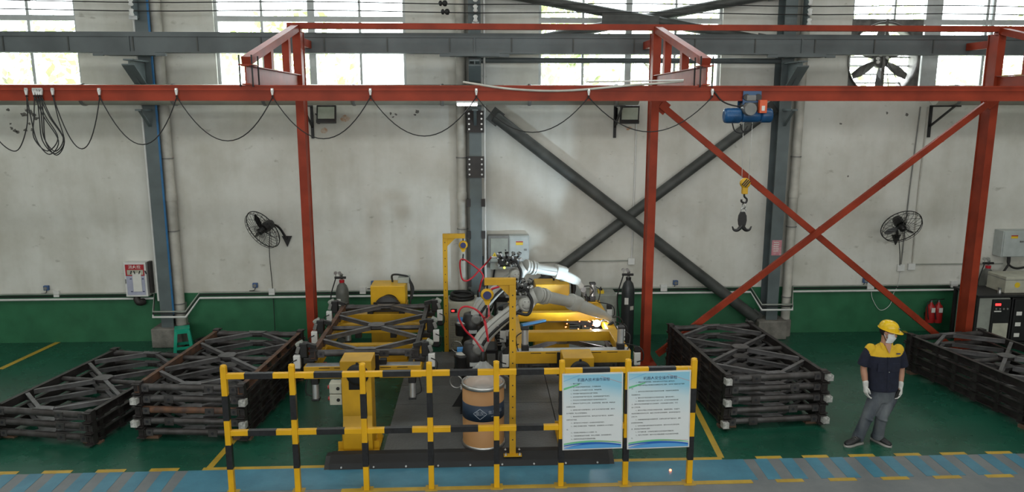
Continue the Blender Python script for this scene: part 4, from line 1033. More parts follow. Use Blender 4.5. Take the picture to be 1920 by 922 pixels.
tag(MB().torus(((xa+xb)/2-0.02, Yc+0.22, z1+0.032), (0, 0, 1), 0.20, 0.03, 28, 8).torus(((xa+xb)/2-0.01, Yc+0.23, z1+0.085), (0.05, 0, 1), 0.19, 0.03, 28, 8).build('coiled_cable', 'cable'), 'black cable coil lying on top of the chiller', 'cable')
# --- grey switch cabinets behind the second positioner
Yq = 12.85; xa, xb = yp(1092, 560, Yq).x, yp(1157, 560, Yq).x; z1 = yp(1120, 553, Yq).z
t = thing('control_cabinet', ((xa+xb)/2, Yq+0.25, 0), 'grey green control cabinet with a rotary switch behind the robots', 'cabinet')
MB().bx(xa, xb, Yq, Yq+0.45, 0.0, z1).build('cabinet_body', 'cabgrey', t, bev=0.01)
d = MB().bx(xa+0.05, xb-0.04, Yq-0.014, Yq, 0.08, z1-0.18).build('door', 'cabgrey', t, bev=0.006)
MB().bx(xb-0.12, xb-0.09, Yq-0.03, Yq-0.014, 0.5, 0.6).build('handle', 'fandark', d)
s_ = MB().bx(xb-0.32, xb-0.22, Yq+0.1, Yq+0.25, z1, z1+0.05).build('switch_plate', 'warnyellow', t)
MB().lathe([(0.03, 0), (0.03, 0.03), (0.012, 0.035), (0.012, 0.06)], (xb-0.27, Yq+0.17, z1+0.05), n=12).build('rotary_switch', 'blackpaint', s_)
Yq = 12.95; xa, xb = yp(1064, 560, Yq).x, yp(1090, 560, Yq).x; z1 = yp(1075, 536, Yq).z
t = thing('control_cabinet', ((xa+xb)/2, Yq+0.2, 0), 'narrow pale control cabinet behind the bright weld', 'cabinet')
MB().bx(xa, xb, Yq, Yq+0.4, 0, z1).build('cabinet_body', 'cabinet', t, bev=0.01)
g_ = MB().bx(xa+0.04, xb-0.04, Yq-0.006, Yq, 0.12, 0.55).build('vent_panel', 'blackpaint', t)
for k in range(9):
    MB().bx(xa+0.04, xb-0.04, Yq-0.012, Yq-0.006, 0.14+0.045*k, 0.16+0.045*k).build('vent_slat', 'cabinet', g_)
# --- black robot controllers between the robots and the wall
for k, (px, Yq, wd, hh, lab) in enumerate(((948, 12.85, 0.40, 1.0, 'black robot controller box behind the rear robot'), (916, 10.75, 0.28, 0.62, 'dark welding power source between the two robots'))):
    x = yp(px, 600, Yq).x
    z0_ = 0.0 if k == 0 else 0.1
    t = thing('robot_controller', (x, Yq+0.2, z0_), lab, 'machine')
    MB().bx(x-wd/2, x+wd/2, Yq, Yq+0.42, z0_, z0_+hh).build('case', 'fandark', t, bev=0.012)
    MB().bx(x-wd/2+0.04, x+wd/2-0.04, Yq-0.012, Yq, z0_+hh*0.55, z0_+hh*0.9).build('front_panel', 'robotdk', t)
    for j in range(5):
        MB().bx(x-wd/2+0.05, x+wd/2-0.05, Yq-0.010, Yq, z0_+hh*0.1+0.05*j, z0_+hh*0.1+0.02+0.05*j).build('vent_slat', 'robotdk', t)
    MB().ell((x-wd*0.25, Yq-0.018, z0_+hh*0.75), 0.018, 0.012, 0.018, 10, 6).build('pilot_lamp', 'led_green' if k == 0 else 'led_yellow', t)
    for j in range(2):
        MB().bx(x-0.1+0.1*j, x-0.03+0.1*j, Yq-0.03, Yq-0.012, z0_+hh*0.28, z0_+hh*0.4).build('outlet', 'white', t)
    for sx in (-1, 1):
        MB().tube([(x+sx*wd*0.4, Yq+0.05, z0_+hh), (x+sx*wd*0.4, Yq+0.05, z0_+hh+0.05), (x+sx*wd*0.4, Yq+0.35, z0_+hh+0.05), (x+sx*wd*0.4, Yq+0.35, z0_+hh)], 0.012, 6).build('handle', 'fandark', t)
# --- welding bench at the far end
Yb = 12.55
xa, xb = yp(1832, 560, Yb).x, yp(1975, 560, Yb).x; zt_ = yp(1870, 553, Yb).z
t = thing('welding_bench', ((xa+xb)/2, Yb+0.35, 0), 'black steel bench beside the last red post', 'bench')
MB().bx(xa, xb, Yb-0.02, Yb+0.7, zt_-0.04, zt_).build('bench_top', 'blackpaint', t, bev=0.005)
for x in (xa+0.03, xb-0.03):
    for y in (Yb+0.03, Yb+0.65):
        MB().bx(x-0.025, x+0.025, y-0.025, y+0.025, 0, zt_-0.04).build('leg', 'blackpaint', t)
MB().bx(xa, xb, Yb, Yb+0.68, 0.10, 0.13).build('shelf', 'blackpaint', t)
def welder(px0, px1, lab, disp):
    x0, x1 = yp(px0, 590, Yb).x, yp(px1, 590, Yb).x; z0 = 0.13; z1 = zt_-0.06
    t = thing('welding_machine', ((x0+x1)/2, Yb+0.3, z0), lab, 'machine')
    MB().bx(x0, x1, Yb+0.02, Yb+0.6, z0, z1).build('case', 'cabgrey' if disp else 'blackpaint', t, bev=0.012)
    f = MB().bx(x0+(x1-x0)*(0.42 if disp else 0.05), x1-0.01, Yb-0.02, Yb+0.02, z0+0.02, z1-0.02).build('front_panel', 'blackpaint', t, bev=0.01)
    xm = x0+(x1-x0)*(0.46 if disp else 0.1)
    if disp:
        MB().bx(xm+0.02, xm+0.12, Yb-0.026, Yb-0.02, z1-0.13, z1-0.09).build('display', 'led_red', f)
        MB().bx(xm+0.01, x1-0.03, Yb-0.03, Yb-0.02, z0+0.08, z0+0.36).build('lower_cover', 'cream', f, bev=0.008)
        for k in range(4):
            MB().cyl((xm+0.04+0.07*k, Yb-0.03, z1-0.19), (xm+0.04+0.07*k, Yb-0.018, z1-0.19), 0.018, n=10).build('knob', 'robotdk', f)
        MB().bx(xm+0.01, xm+0.14, Yb-0.024, Yb-0.019, z1-0.245, z1-0.225).build('name_strip', 'paper', f)
    else:
        for k in range(3):
            MB().bx(xm+0.02, xm+0.12, Yb-0.024, Yb-0.019, z0+0.1+0.2*k, z0+0.17+0.2*k).build('label_sticker', 'paper', f)
    return t
welder(1833, 1893, 'welding machine with red display and cream cover under the bench', True)
welder(1897, 1945, 'black welding machine with white stickers under the bench', False)
xa, xb = yp(1886, 540, Yb+0.1).x, yp(1960, 540, Yb+0.1).x
t = thing('tool_box', ((xa+xb)/2, Yb+0.35, zt_), 'cream metal tool box with a yellow round label on the bench', 'box')
MB().bx(xa, xb, Yb+0.12, Yb+0.62, zt_, zt_+0.3).build('case', 'cream', t, bev=0.012)
MB().cyl((xa+0.22, Yb+0.12, zt_+0.15), (xa+0.22, Yb+0.115, zt_+0.15), 0.05, n=16).build('round_label', 'warnyellow', t)
MB().bx(xa-0.004, xb, Yb+0.115, Yb+0.625, zt_+0.24, zt_+0.25).build('lid_seam', 'robotdk', t)
x = yp(1874, 548, Yb+0.1).x
tag(MB().lathe([(0.03, 0), (0.035, 0.03), (0.02, 0.06), (0.03, 0.11)], (x, Yb+0.1, zt_), n=10).build('metal_nozzle', 'steel'), 'small shiny metal fitting standing on the black bench', 'fitting')
# ================================================================== ROBOT CELL PLATFORM
PZ = 0.10
t = thing('cell_platform', (0, 10.6, 0), 'low dark chequer plate platform under the robots', 'platform')
xs_ = [-1.22, 1.02, 1.56]; ys_ = [8.72, 9.45, 10.2, 10.95, 11.7, 12.54]
MB().bx(-1.21, 1.55, 8.73, 12.53, 0.0, PZ-0.012).build('under_frame', 'rubber', t)
for i in range(2):
    for j in range(5):
        MB().bx(xs_[i]+0.006, xs_[i+1]-0.006, ys_[j]+0.005, ys_[j+1]-0.005, PZ-0.012, PZ).build('floor_plate', 'plate', t)
t = thing('edge_ramp', (-0.15, 8.55, 0), 'black rubber edge ramp along the front of the cell platform', 'ramp')
x0, x1 = gp(618, 878).x, gp(1142, 868).x
e = MB().prism([(8.44, 0), (8.72, 0), (8.72, 0.115), (8.60, 0.125), (8.47, 0.07)], (x0, 0, 0), (0, 1, 0), (0, 0, 1), (x1-x0, 0, 0)).build('ramp_body', 'rubber', t)
for k in range(9):
    x = x0+0.15+k*(x1-x0-0.3)/8
    MB().cyl((x, 8.455, 0.03), (x, 8.435, 0.035), 0.012, n=6).build('anchor_bolt', 'steel', t)
for xx, s_ in ((x0, -1), (x1, 1)):
    MB().prism([(8.44, 0), (8.72, 0), (8.72, 0.10), (8.60, 0.11), (8.50, 0.05)], (xx, 0, 0), (0, 1, 0), (0, 0, 1), (s_*0.06, 0, 0)).build('end_cap', 'blackpaint', t)
# --- hose hangers (gallows)
def gallows(base, h, arm, lab, gw, ab):
    x, y, z = base; t = thing('hose_gallows', base, lab, 'stand', 'yellow hose gallows')
    MB().bx(x-gw/2, x+gw/2, y-gw/2, y+gw/2, z+0.012, z+h-gw).build('post', 'yellow2', t, bev=0.004)
    s_ = 1 if arm > 0 else -1
    MB().bx(x-gw/2*s_, x+arm, y-gw/2, y+gw/2, z+h-gw, z+h).build('arm', 'yellow2', t, bev=0.004)
    MB().prism([(s_*gw/2, 0), (s_*(gw/2+0.14), 0), (s_*gw/2, -0.14)], (x, y-0.008, z+h-gw), (1, 0, 0), (0, 0, 1), (0, 0.016, 0)).build('gusset', 'yellow2', t)
    MB().bx(x-0.11, x+0.11, y-0.09, y+0.09, z, z+0.012).build('base_plate', 'yellow2', t)
    for a in (-1, 1):
        for b in (-1, 1):
            MB().lathe([(0.018, 0), (0.018, 0.012), (0.008, 0.014), (0.008, 0.03)], (x+a*0.085, y+b*0.065, z+0.012), n=8).build('bolt', 'steel', t)
    for k in range(int(h/0.14)-1):
        MB().cyl((x, y-gw/2-0.001, z+0.2+k*0.14), (x, y-gw/2+0.002, z+0.2+k*0.14), 0.009, n=8).build('peg_hole', 'inkblack', t)
    hx_ = x+arm*0.9; zt_ = z+h-gw
    # spring balancer
    b = thing('spring_balancer', (hx_, y, zt_-0.25), ab, 'balancer', 'yellow spring balancers')
    MB().tube([(hx_, y, zt_), (hx_, y, zt_-0.05)], 0.012, 6).build('hanger', 'fandark', b)
    MB().lathe([(0.03, -0.035), (0.072, -0.03), (0.078, 0), (0.072, 0.03), (0.03, 0.035)], (hx_, y, zt_-0.12), (0, 1, 0), 18).build('drum_case', 'yellow', b)
    MB().prism([(-0.06, -0.02), (0.06, -0.02), (0.02, -0.12), (-0.02, -0.12)], (hx_, y-0.025, zt_-0.12), (1, 0, 0), (0, 0, 1), (0, 0.05, 0)).build('nose', 'yellow', b)
    MB().lathe([(0.05, -0.002), (0.05, -0.01)], (hx_, y-0.035, zt_-0.12), (0, 1, 0), 16).build('cover_disc', 'inknavy' if h > 2.15 else 'yellow', b)
    MB().tube([(hx_, y, zt_-0.23), (hx_, y, zt_-0.32)], 0.005, 5).build('rope', 'steel', b)
    MB().tube([(hx_, y, zt_-0.28), (hx_-0.01, y, zt_-0.40)], 0.014, 6).build('hook_link', 'fandark', b)
    return Vector((hx_, y, zt_-0.40))
g1 = gp(961, 850, PZ); gal1 = yp(961, 521, g1.y).z-PZ
GA = gallows((g1.x, g1.y, PZ), gal1, yp(908, 521, g1.y).x-g1.x, 'tall yellow perforated hose gallows in front of the robots', 0.078, 'spring balancer with blue disc hanging from the front gallows')
g2 = gp(838, 663, 0.0); g2.y = 12.68; gal2 = yp(838, 438, g2.y).z
GB = gallows((g2.x, g2.y, PZ if g2.x > -1.27 and g2.y < 12.64 else 0), gal2, yp(872, 438, g2.y).x-g2.x, 'yellow perforated hose gallows beside the chiller', 0.078, 'yellow spring balancer hanging from the rear gallows')
# --- wire drums
def wire_drum(x, y, z, r, h, lab, cone, printed):
    t = thing('wire_drum', (x, y, z), lab, 'drum', 'kraft welding wire drums')
    MB().lathe([(r, 0.03), (r, h-0.02), (r-0.012, h-0.02), (r-0.012, 0.05), (0.01, 0.05)], (x, y, z), n=36).build('board_shell', 'kraft', t)
    MB().lathe([(r-0.02, 0), (r+0.008, 0.004), (r+0.01, 0.045), (r+0.003, 0.05)], (x, y, z), n=36).build('bottom_rim', 'steel', t)
    MB().lathe([(r+0.002, h-0.05), (r+0.012, h-0.045), (r+0.014, h-0.02), (r+0.008, h), (r-0.012, h), (r-0.014, h-0.02)], (x, y, z), n=36, caps=False).build('top_rim', 'steel', t)
    MB().lathe([(r-0.012, h-0.16), (r*0.62, h-0.14), (r*0.62, h-0.10), (r*0.58, h-0.10), (r*0.58, h-0.3), (0.01, h-0.3)], (x, y, z), n=30, caps=False).build('wire_coil', 'kraftdk', t)
    MB().torus((x, y, z+h-0.10), (0, 0, 1), r*0.6, 0.008, 30, 6).build('coil_ring', 'kraft', t)
    if printed:
        b = MB().lathe([(r+0.0005, h*0.47), (r+0.002, h*0.47), (r+0.002, h*0.72), (r+0.0005, h*0.72)], (x, y, z), n=36, caps=False).build('printed_band', 'navyband', t)
        # diamond mark and lettering wrapped on the band
        def wrap(txt, size, ang, zz, nm):
            cu = bpy.data.curves.new('tmp', 'FONT'); cu.body = txt; cu.size = size; cu.align_x = 'CENTER'; cu.align_y = 'CENTER'; cu.resolution_u = 1
            o = bpy.data.objects.new('tmp', cu); COL.objects.link(o)
            me = bpy.data.meshes.new_from_object(o.evaluated_get(bpy.context.evaluated_depsgraph_get())); bpy.data.objects.remove(o)
            mb = MB(); vs = []
            for q in me.vertices:
                a = ang+q.co.x/r; vs.append((x+(r+0.004)*math.sin(a), y-(r+0.004)*math.cos(a), zz+q.co.y))
            mb.add(vs, [tuple(p.vertices) for p in me.polygons]); mb.build(nm, 'printpale', b)
        zc = z+h*0.595; a0 = -0.16
        pts = []
        for i in range(24):
            f = i/6; k = int(f); u = f-k
            cor = [(0.085, 0), (0, 0.068), (-0.085, 0), (0, -0.068)]; p0, p1 = cor[k], cor[(k+1) % 4]
            dx, dz = p0[0]+(p1[0]-p0[0])*u, p0[1]+(p1[1]-p0[1])*u; a = a0+dx/r
            pts.append((x+(r+0.004)*math.sin(a), y-(r+0.004)*math.cos(a), zc+dz))
        MB().tube(pts, 0.0045, 5, closed=True).build('diamond_mark', 'printpale', b)
        wrap('集风', 0.062, a0, zc, 'lettering'); wrap('集风焊丝', 0.052, 0.62, zc+0.015, 'lettering'); wrap('WELDING', 0.03, 0.62, zc-0.035, 'lettering')
    for s_ in (-1, 1):
        MB().box(x+s_*(r+0.012), y, z+h-0.075, 0.02, 0.05, 0.05).build('lid_lever', 'steel', t)
    if cone:
        MB().lathe([(r*0.93, h-0.02), (r*0.90, h+0.02), (r*0.50, h+0.17), (0.035, h+cone)], (x, y, z), n=28, caps=False).build('clear_hood', 'plastic_clear', t)
        MB().lathe([(0.03, h+cone-0.02), (0.035, h+cone), (0.03, h+cone+0.1), (0.018, h+cone+0.12)], (x, y, z), n=12).build('hood_cap', 'blackpaint', t)
    return t
bc = gp(907, 847, PZ); DR = 0.262
drum1 = Vector((bc.x, bc.y+DR, PZ)); dh = yp(907, 728, bc.y).z-PZ
wire_drum(drum1.x, drum1.y, PZ, DR, dh, 'brown welding wire drum with navy band behind the yellow fence', yp(905, 676, drum1.y).z-PZ-dh, True)
c2 = gp(898, 556, 1.28); c2.y = min(c2.y, 12.3)
c2 = yp(898, 556, 12.25)
wire_drum(c2.x, c2.y, PZ, DR, c2.z-PZ-0.36, 'brown wire drum with clear hood behind the rear robot', 0.36, False)
# ================================================================== STEEL LATTICE FRAMES
FW, FL, FH = 1.42, 2.46, 0.152
def make_frame(caps):
    t = thing('lattice_frame', (0, 0, 0)); P = lambda mb, n_, m: mb.build(n_, m, t, local=True)
    for s_ in (-1, 1):
        x = s_*(FW/2-0.03); r = MB()
        r.bx(x-0.03, x+0.03, -FL/2, FL/2, 0.118, 0.128); r.bx(x-0.03, x+0.03, -FL/2, FL/2, 0.022, 0.032)
        xi = x-s_*0.022; r.bx(xi-0.005, xi+0.005, -FL/2, FL/2, 0.03, 0.12)
        P(r, 'rail', 'frame')
        for k in range(6):                                  # lugs on the outer side of the rail
            y = -FL/2+0.22+k*(FL-0.44)/5
            l = MB(); l.bx(x+s_*0.002-0.018, x+s_*0.002+0.018, y-0.035, y+0.035, 0.0, 0.118); l.bx(x-0.03, x+0.035, y-0.05, y+0.05, 0.0, 0.022)
            P(l, 'lug', 'frame')
        for e in (-1, 1):
            c = MB(); c.bx(x-0.045, x+0.045, e*(FL/2-0.06)-0.045, e*(FL/2-0.06)+0.045, 0.0, 0.15); P(c, 'corner_block', 'frame')
            P(MB().bx(x-0.055, x+0.055, e*(FL/2)-0.03, e*(FL/2)+0.03, 0.005, 0.02), 'corner_plate', 'frame'); P(MB().bx(x-0.055, x+0.055, e*(FL/2)-0.03, e*(FL/2)+0.03, 0.128, 0.142), 'corner_plate', 'frame')
        if caps:
            c = MB(); c.bx(x-0.042+s_*0.03, x+0.042+s_*0.03, -FL/2-0.075, -FL/2+0.02, 0.035, 0.115); P(c, 'bright_end_cap', 'cutsteel')
    for e in (-1, 1):
        y = e*(FL/2-0.07); P(MB().cyl((-FW/2+0.05, y, 0.075), (FW/2-0.05, y, 0.075), 0.046, n=14), 'end_tube', 'frame_tube')
        for x, w in ((-FW/2+0.13, 0.09), (-FW/2+0.42 if caps else FW/2-0.45, 0.12), (FW/2-0.13, 0.09)):
            l = MB(); l.bx(x-w/2, x+w/2, y+e*0.04, y+e*0.052, 0.03, 0.118); q = P(l, 'tube_plate', 'frame_tube')
            h = MB().cyl((x, y+e*0.051, 0.075), (x, y+e*0.0535, 0.075), 0.02, n=10).build('bolt_hole', 'inkblack', q, local=True)
        g = MB(); g.prism([(-0.15, 0), (0.15, 0), (0.10, -e*0.10), (-0.10, -e*0.10)], (0, y+e*0.01, 0.122), (1, 0, 0), (0, 1, 0), (0, 0, 0.008)); P(g, 'gusset', 'frame_brace')
    P(MB().cyl((-FW/2+0.05, 0, 0.07), (FW/2-0.05, 0, 0.07), 0.035, n=12), 'cross_tube', 'frame_tube')
    P(MB().prism([(-0.12, -0.07), (-0.05, -0.11), (0.05, -0.11), (0.12, -0.07), (0.12, 0.07), (0.05, 0.11), (-0.05, 0.11), (-0.12, 0.07)], (0, 0, 0.122), (1, 0, 0), (0, 1, 0), (0, 0, 0.008)), 'gusset', 'frame_brace')
    for s_ in (-1, 1):
        for e in (-1, 1):
            xr = s_*(FW/2-0.06); yq = e*FL/4
            for pa, pb in (((s_*0.08, e*(FL/2-0.11)), (xr, yq+e*0.06)), ((xr, yq-e*0.06), (s_*0.08, e*0.07))):
                b = MB(); b.bar((*pa, 0.117), (*pb, 0.117), 0.052, 0.008); b.bar((*pa, 0.085), (*pb, 0.085), 0.010, 0.062)
                P(b, 'brace', 'frame_brace')
    return t
fa, fb = make_frame(True), make_frame(False)
KID = {f.name: list(f.children_recursive) for f in (fa, fb)}
used = {}
def place(proto, loc, rz, label, group, swap=None, flip=False):
    if proto.name in used:
        o = copy_tree(proto)
    else:
        o = proto; used[proto.name] = 1
    o.location = loc; o.rotation_euler = (0, PI if flip else 0, rz)
    tag(o, label, 'steel frame', group)
    if swap:
        for c in o.children:
            nm = c.name.split('.')[0]
            if nm in swap and swap[nm] > 0:
                swap[nm] -= 1
                c.material_slots[0].link = 'OBJECT'; c.material_slots[0].material = M['rust']
    return o
ordn = ('bottom', 'second', 'third', 'fourth', 'topmost')
def stack(c, rz, n, capsset, where, group, z0, rusty=()):
    for k in range(n):
        nm = 'topmost' if k == n-1 else ('lowest' if k == 0 else ('%s from the floor' % ordn[k]))
        j = random.uniform(-0.012, 0.012)
        kk = random.uniform(-0.004, 0.004)
        place(fa if k in capsset else fb, (c[0]+j, c[1]+j*0.5, z0+k*FH), rz+kk, 'dark lattice frame, %s of the stack %s' % (nm, where), group, dict(rusty[k]) if k in rusty else None)
Z0 = 0.045
stack((3.905, 10.60), math.radians(3.96), 5, (0, 2, 4), 'beside the worker', 'frames in the stack beside the worker', Z0-0.01)
stack((-3.66, 10.51), math.radians(-4.85), 5, (1, 3), 'behind the fence end', 'frames in the stack behind the fence end', Z0, {4: {'rail': 2}, 2: {'end_tube': 1}})
stack((-5.46, 10.54), math.radians(-11), 3, (), 'of three near the stool', 'frames in the low stack of three', Z0-0.02)
stack((7.91, 10.42), math.radians(9), 4, (), 'in front of the welding bench', 'frames in the stack by the welding bench', Z0)
def under_blocks(c, rz, lab, zt):
    q = Matrix.Rotation(rz, 3, 'Z')
    for i, (dx, dy) in enumerate(((-0.62, -1.08), (0.62, -1.08), (-0.62, 1.08), (0.62, 1.08))):
        p = q @ Vector((dx, dy, 0))
        o = MB().box(0, 0, zt/2-0.001, 0.24, 0.10, zt-0.002).build('timber_block', 'wood'); o.location = (c[0]+p.x, c[1]+p.y, 0); o.rotation_euler = (0, 0, rz)
        tag(o, 'brown timber block under the stack '+lab, 'block', 'timber blocks under the stack '+lab)
under_blocks((3.905, 10.60), math.radians(3.96), 'beside the worker', Z0-0.01)
under_blocks((-3.66, 10.51), math.radians(-4.85), 'behind the fence end', Z0)
under_blocks((-5.46, 10.54), math.radians(-11), 'of three near the stool', Z0-0.02)
under_blocks((7.91, 10.42), math.radians(9), 'in front of the welding bench', Z0)
# ================================================================== POSITIONERS
ZA = 0.95
YF0, YF1 = 9.45, 12.12
def positioner(xc, flip, where):
    t = thing('positioner', (xc, (YF0+YF1)/2, 0), 'yellow welding positioner '+where, 'positioner', 'yellow welding positioners')
    pz = PZ if flip else 0.0
    # front pedestal
    yf = 8.93; w = 0.185
    MB().bx(xc-w, xc+w, yf, yf+0.30, pz+0.03, 0.985).build('pedestal_column', 'yellow2', t, bev=0.008)
    MB().bx(xc-w-0.01, xc+w+0.01, yf-0.01, yf+0.34, 0.985, 1.205).build('bearing_housing', 'yellow2', t, bev=0.008)
    MB().prism([(yf, pz+0.03), (yf-0.05, pz+0.03), (yf-0.05, 0.30), (yf, 0.48)], (xc-w*0.98, 0, 0), (0, 1, 0), (0, 0, 1), (2*w*0.98, 0, 0)).build('pedestal_foot', 'yellow2', t)
    MB().bx(xc-w+0.06, xc+w-0.14, yf-0.054, yf-0.05, pz+0.05, 0.27).build('inspection_cover', 'yellow2', t)
    MB().bx(xc-w+0.09, xc+w-0.09, yf-0.004, yf+0.01, 0.83, 0.97).build('inspection_window', 'darkhole', t)
    MB().lathe([(0.14, 0), (0.14, -0.006), (0.10, -0.02), (0.03, -0.025)], (xc+0.02, yf-0.012, 1.03), (0, 1, 0), 22).build('bearing_cap', 'blackpaint', t)
    MB().bx(xc+0.005, xc+0.035, yf-0.022, yf-0.012, 1.04, 1.19).build('index_slot', 'blackpaint', t)
    MB().bx(xc-0.26, xc+0.26, yf-0.10, yf+0.42, pz, pz+0.03).build('base_plate', 'yellow2', t)
    for a in (-1, 1):
        for b in (0.02, 0.30):
            MB().bx(xc+a*0.19, xc+a*0.26, yf+b-0.012, yf+b+0.012, pz+0.03, pz+0.13).build('base_lug', 'yellow2', t)
            MB().lathe([(0.03, 0), (0.03, 0.02), (0.012, 0.025), (0.012, 0.05)], (xc+a*0.225, yf+b+0.06, pz+0.03), n=10).build('anchor_bolt', 'yellow2', t)
    if not flip:
        for k in range(2):
            b = MB().bx(xc-w-0.16, xc-w-0.005, yf+0.02, yf+0.16, 0.62+0.15*k, 0.76+0.15*k).build('button_box', 'cream', t, bev=0.01)
            MB().cyl((xc-w-0.05, yf+0.02, 0.69+0.15*k), (xc-w-0.05, yf+0.012, 0.69+0.15*k), 0.022, n=12).build('button', 'blackpaint', b)
            MB().cyl((xc-w-0.16, yf+0.08, 0.69+0.15*k), (xc-w-0.185, yf+0.08, 0.69+0.15*k), 0.025, n=12).build('push_button', 'extred', b)
    MB().lathe([(0.13, 0), (0.16, 0.02), (0.16, 0.06), (0.10, 0.07), (0.10, 0.22)], (xc, yf+0.34, ZA), (0, 1, 0), 24).build('face_plate', 'fandark', t)
    # rear headstock
    yr = 12.30; zt_ = yp(740, 536, yr).z
    MB().bx(xc-0.29, xc+0.29, yr, yr+0.45, zt_-0.34, zt_).build('motor_housing', 'yellow', t, bev=0.012)
    MB().bx(xc-0.30, xc+0.30, yr+0.02, yr+0.42, pz+0.03, zt_-0.34).build('headstock_column', 'yellow2', t, bev=0.01)
    MB().bx(xc-0.32, xc+0.32, yr-0.08, yr+(0.34 if flip else 0.55), pz, pz+0.03).build('base_plate', 'yellow2', t)
    MB().lathe([(0.05, 0.0), (0.21, 0.005), (0.23, 0.03), (0.23, 0.08)], (xc, yr-0.14, ZA+0.02), (0, 1, 0), 30).build('slewing_ring', 'fandark', t)
    MB().cyl((xc, yr-0.07, ZA), (xc, yr+0.03, ZA), 0.12, n=20).build('spindle', 'fandark', t)
    MB().lathe([(0.15, 0), (0.16, -0.01), (0.1, -0.02)], (xc+0.02, yr+0.0, zt_-0.30), (0, 1, 0), 24).build('bearing_cap', 'blackpaint', t)
    b = MB().bx(xc+0.15, xc+0.34, yr+0.2, yr+0.46, zt_, zt_+0.09).build('terminal_box', 'cabgrey', t, bev=0.006)
    MB().tube(bez([(xc+0.05, yr+0.3, zt_), (xc+0.05, yr+0.3, zt_+0.12), (xc+0.2, yr+0.3, zt_+0.12), (xc+0.34, yr+0.3, zt_+0.05), (xc+0.38, yr+0.3, zt_-0.3)], 6), 0.018, 8).build('motor_cable', 'cable', b)
    for k in range(3):
        MB().tube(bez([(xc+0.33, yr+0.25+0.05*k, zt_+0.05), (xc+0.38+0.02*k, yr+0.2, zt_-0.1), (xc+0.36, yr+0.15, zt_-0.35), (xc+0.45, yr+0.1, zt_-0.6)], 5), 0.012, 6).build('motor_cable', 'cable', b)
    # rotating fixture: beams hang below the axis and carry the clamps above it (or turned over)
    s = -1 if flip else 1
    def Z(a, b):
        a, b = ZA+s*a, ZA+s*b; return (min(a, b), max(a, b))
    hw = 0.77
    zb = Z(-0.165, 0.0)
    fr = MB().bx(xc-hw, xc+hw, YF0, YF0+0.15, *zb).build('front_beam', 'yellow2', t, bev=0.006)
    MB().bx(xc-hw+0.02, xc+hw-0.02, YF0+0.01, YF0+0.14, zb[1] if not flip else zb[1], zb[1]+0.006).build('wear_strip', 'silver', fr)
    for dx in (-0.5, -0.3, 0.3, 0.52):
        MB().bx(xc+dx-0.07, xc+dx+0.07, YF0-0.003, YF0, zb[1]-0.022, zb[1]-0.014).build('beam_slot', 'darkhole', fr)
    MB().bx(xc-hw, xc+hw, YF1-0.15, YF1, *zb).build('rear_beam', 'yellow2', t, bev=0.006)
    ym = (YF0+YF1)/2
    for yy in (ym-0.42, ym+0.62):
        MB().bx(xc-hw+0.12, xc+hw-0.12, yy, yy+0.13, *Z(-0.15, -0.008)).build('cross_beam', 'yellow2', t, bev=0.006)
    for a in (-1, 1):
        MB().bx(xc+a*(hw-0.13), xc+a*hw, YF0+0.15, YF1-0.15, *Z(-0.15, -0.015)).build('side_beam', 'yellow2', t, bev=0.006)
    for yy, d_ in ((YF0, -1), (YF1, 1)):
        MB().bx(xc-0.22, xc+0.22, min(yy, yy+d_*0.03), max(yy, yy+d_*0.03), ZA-0.16, ZA+0.16).build('drive_flange', 'fandark', t)
    for a in (-1, 1):
        for k, yy in enumerate((YF0+0.25, ym, YF1-0.22)):
            x = xc+a*(FW/2+0.10)
            c = MB().bx(xc+a*(hw-0.10), xc+a*(hw+0.04), yy-0.07, yy+0.07, *Z(-0.02, 0.06)).build('clamp_bracket', 'fandark', t, bev=0.008)
            MB().bx(x-0.05, x+0.05, yy-0.06, yy+0.06, *Z(0.06, 0.26)).build('clamp_block', 'fandark', c, bev=0.01)
            MB().bar((x, yy, ZA+s*0.24), (xc+a*(FW/2-0.06), yy, ZA+s*0.20), 0.06, 0.05).build('clamp_finger', 'fandark', c)
            MB().box(x+a*0.06, yy+0.01, ZA+s*0.24, 0.10, 0.085, 0.06, Matrix.Rotation(0.5*a*s, 3, 'Y')).build('swing_head', 'cabgrey', c, bev=0.014)
            MB().box(x+a*0.07, yy-0.05, ZA+s*0.17, 0.05, 0.05, 0.10, Matrix.Rotation(-0.3*a*s, 3, 'Y')).build('swing_link', 'robotdk', c, bev=0.01)
            v = MB().bx(x+a*0.04, x+a*0.13, yy-0.09, yy-0.02, *Z(-0.08, 0.10)).build('valve_box', 'white', c, bev=0.008)
            MB().bx(x+a*0.045, x+a*0.125, yy-0.085, yy-0.025, *Z(-0.15, -0.08)).build('valve_base', 'fandark', v)
            MB().tube(bez([(x+a*0.08, yy-0.1, ZA+s*0.05), (x+a*0.16, yy-0.12, ZA+s*0.0), (x+a*0.12, yy-0.1, ZA-s*0.15), (xc+a*(hw-0.06), yy+0.1, ZA-s*0.16)], 5), 0.008, 6).build('air_line', 'cable', c)
        for yy in (YF0+0.07, YF1-0.08):
            x = xc+a*0.64
            c = MB().bx(x-0.05, x+0.05, yy-0.05, yy+0.05, *Z(-0.255, -0.165)).build('cylinder_foot', 'fandark', t, bev=0.01)
            z0, z1 = Z(-0.46, -0.255)
            MB().cyl((x, yy, z0), (x, yy, z1), 0.046, n=18).build('air_cylinder', 'silver', c)
            MB().bx(x-0.05, x+0.05, yy-0.05, yy+0.05, *Z(-0.485, -0.455)).build('cylinder_cap', 'fandark', c, bev=0.006)
            MB().tube(bez([(x+a*0.05, yy-0.03, ZA-s*0.42), (x+a*0.12, yy-0.05, ZA-s*0.36), (x+a*0.10, yy-0.05, ZA-s*0.2), (x+a*0.06, yy, ZA-s*0.10)], 5), 0.008, 6).build('air_line', 'cable', c)
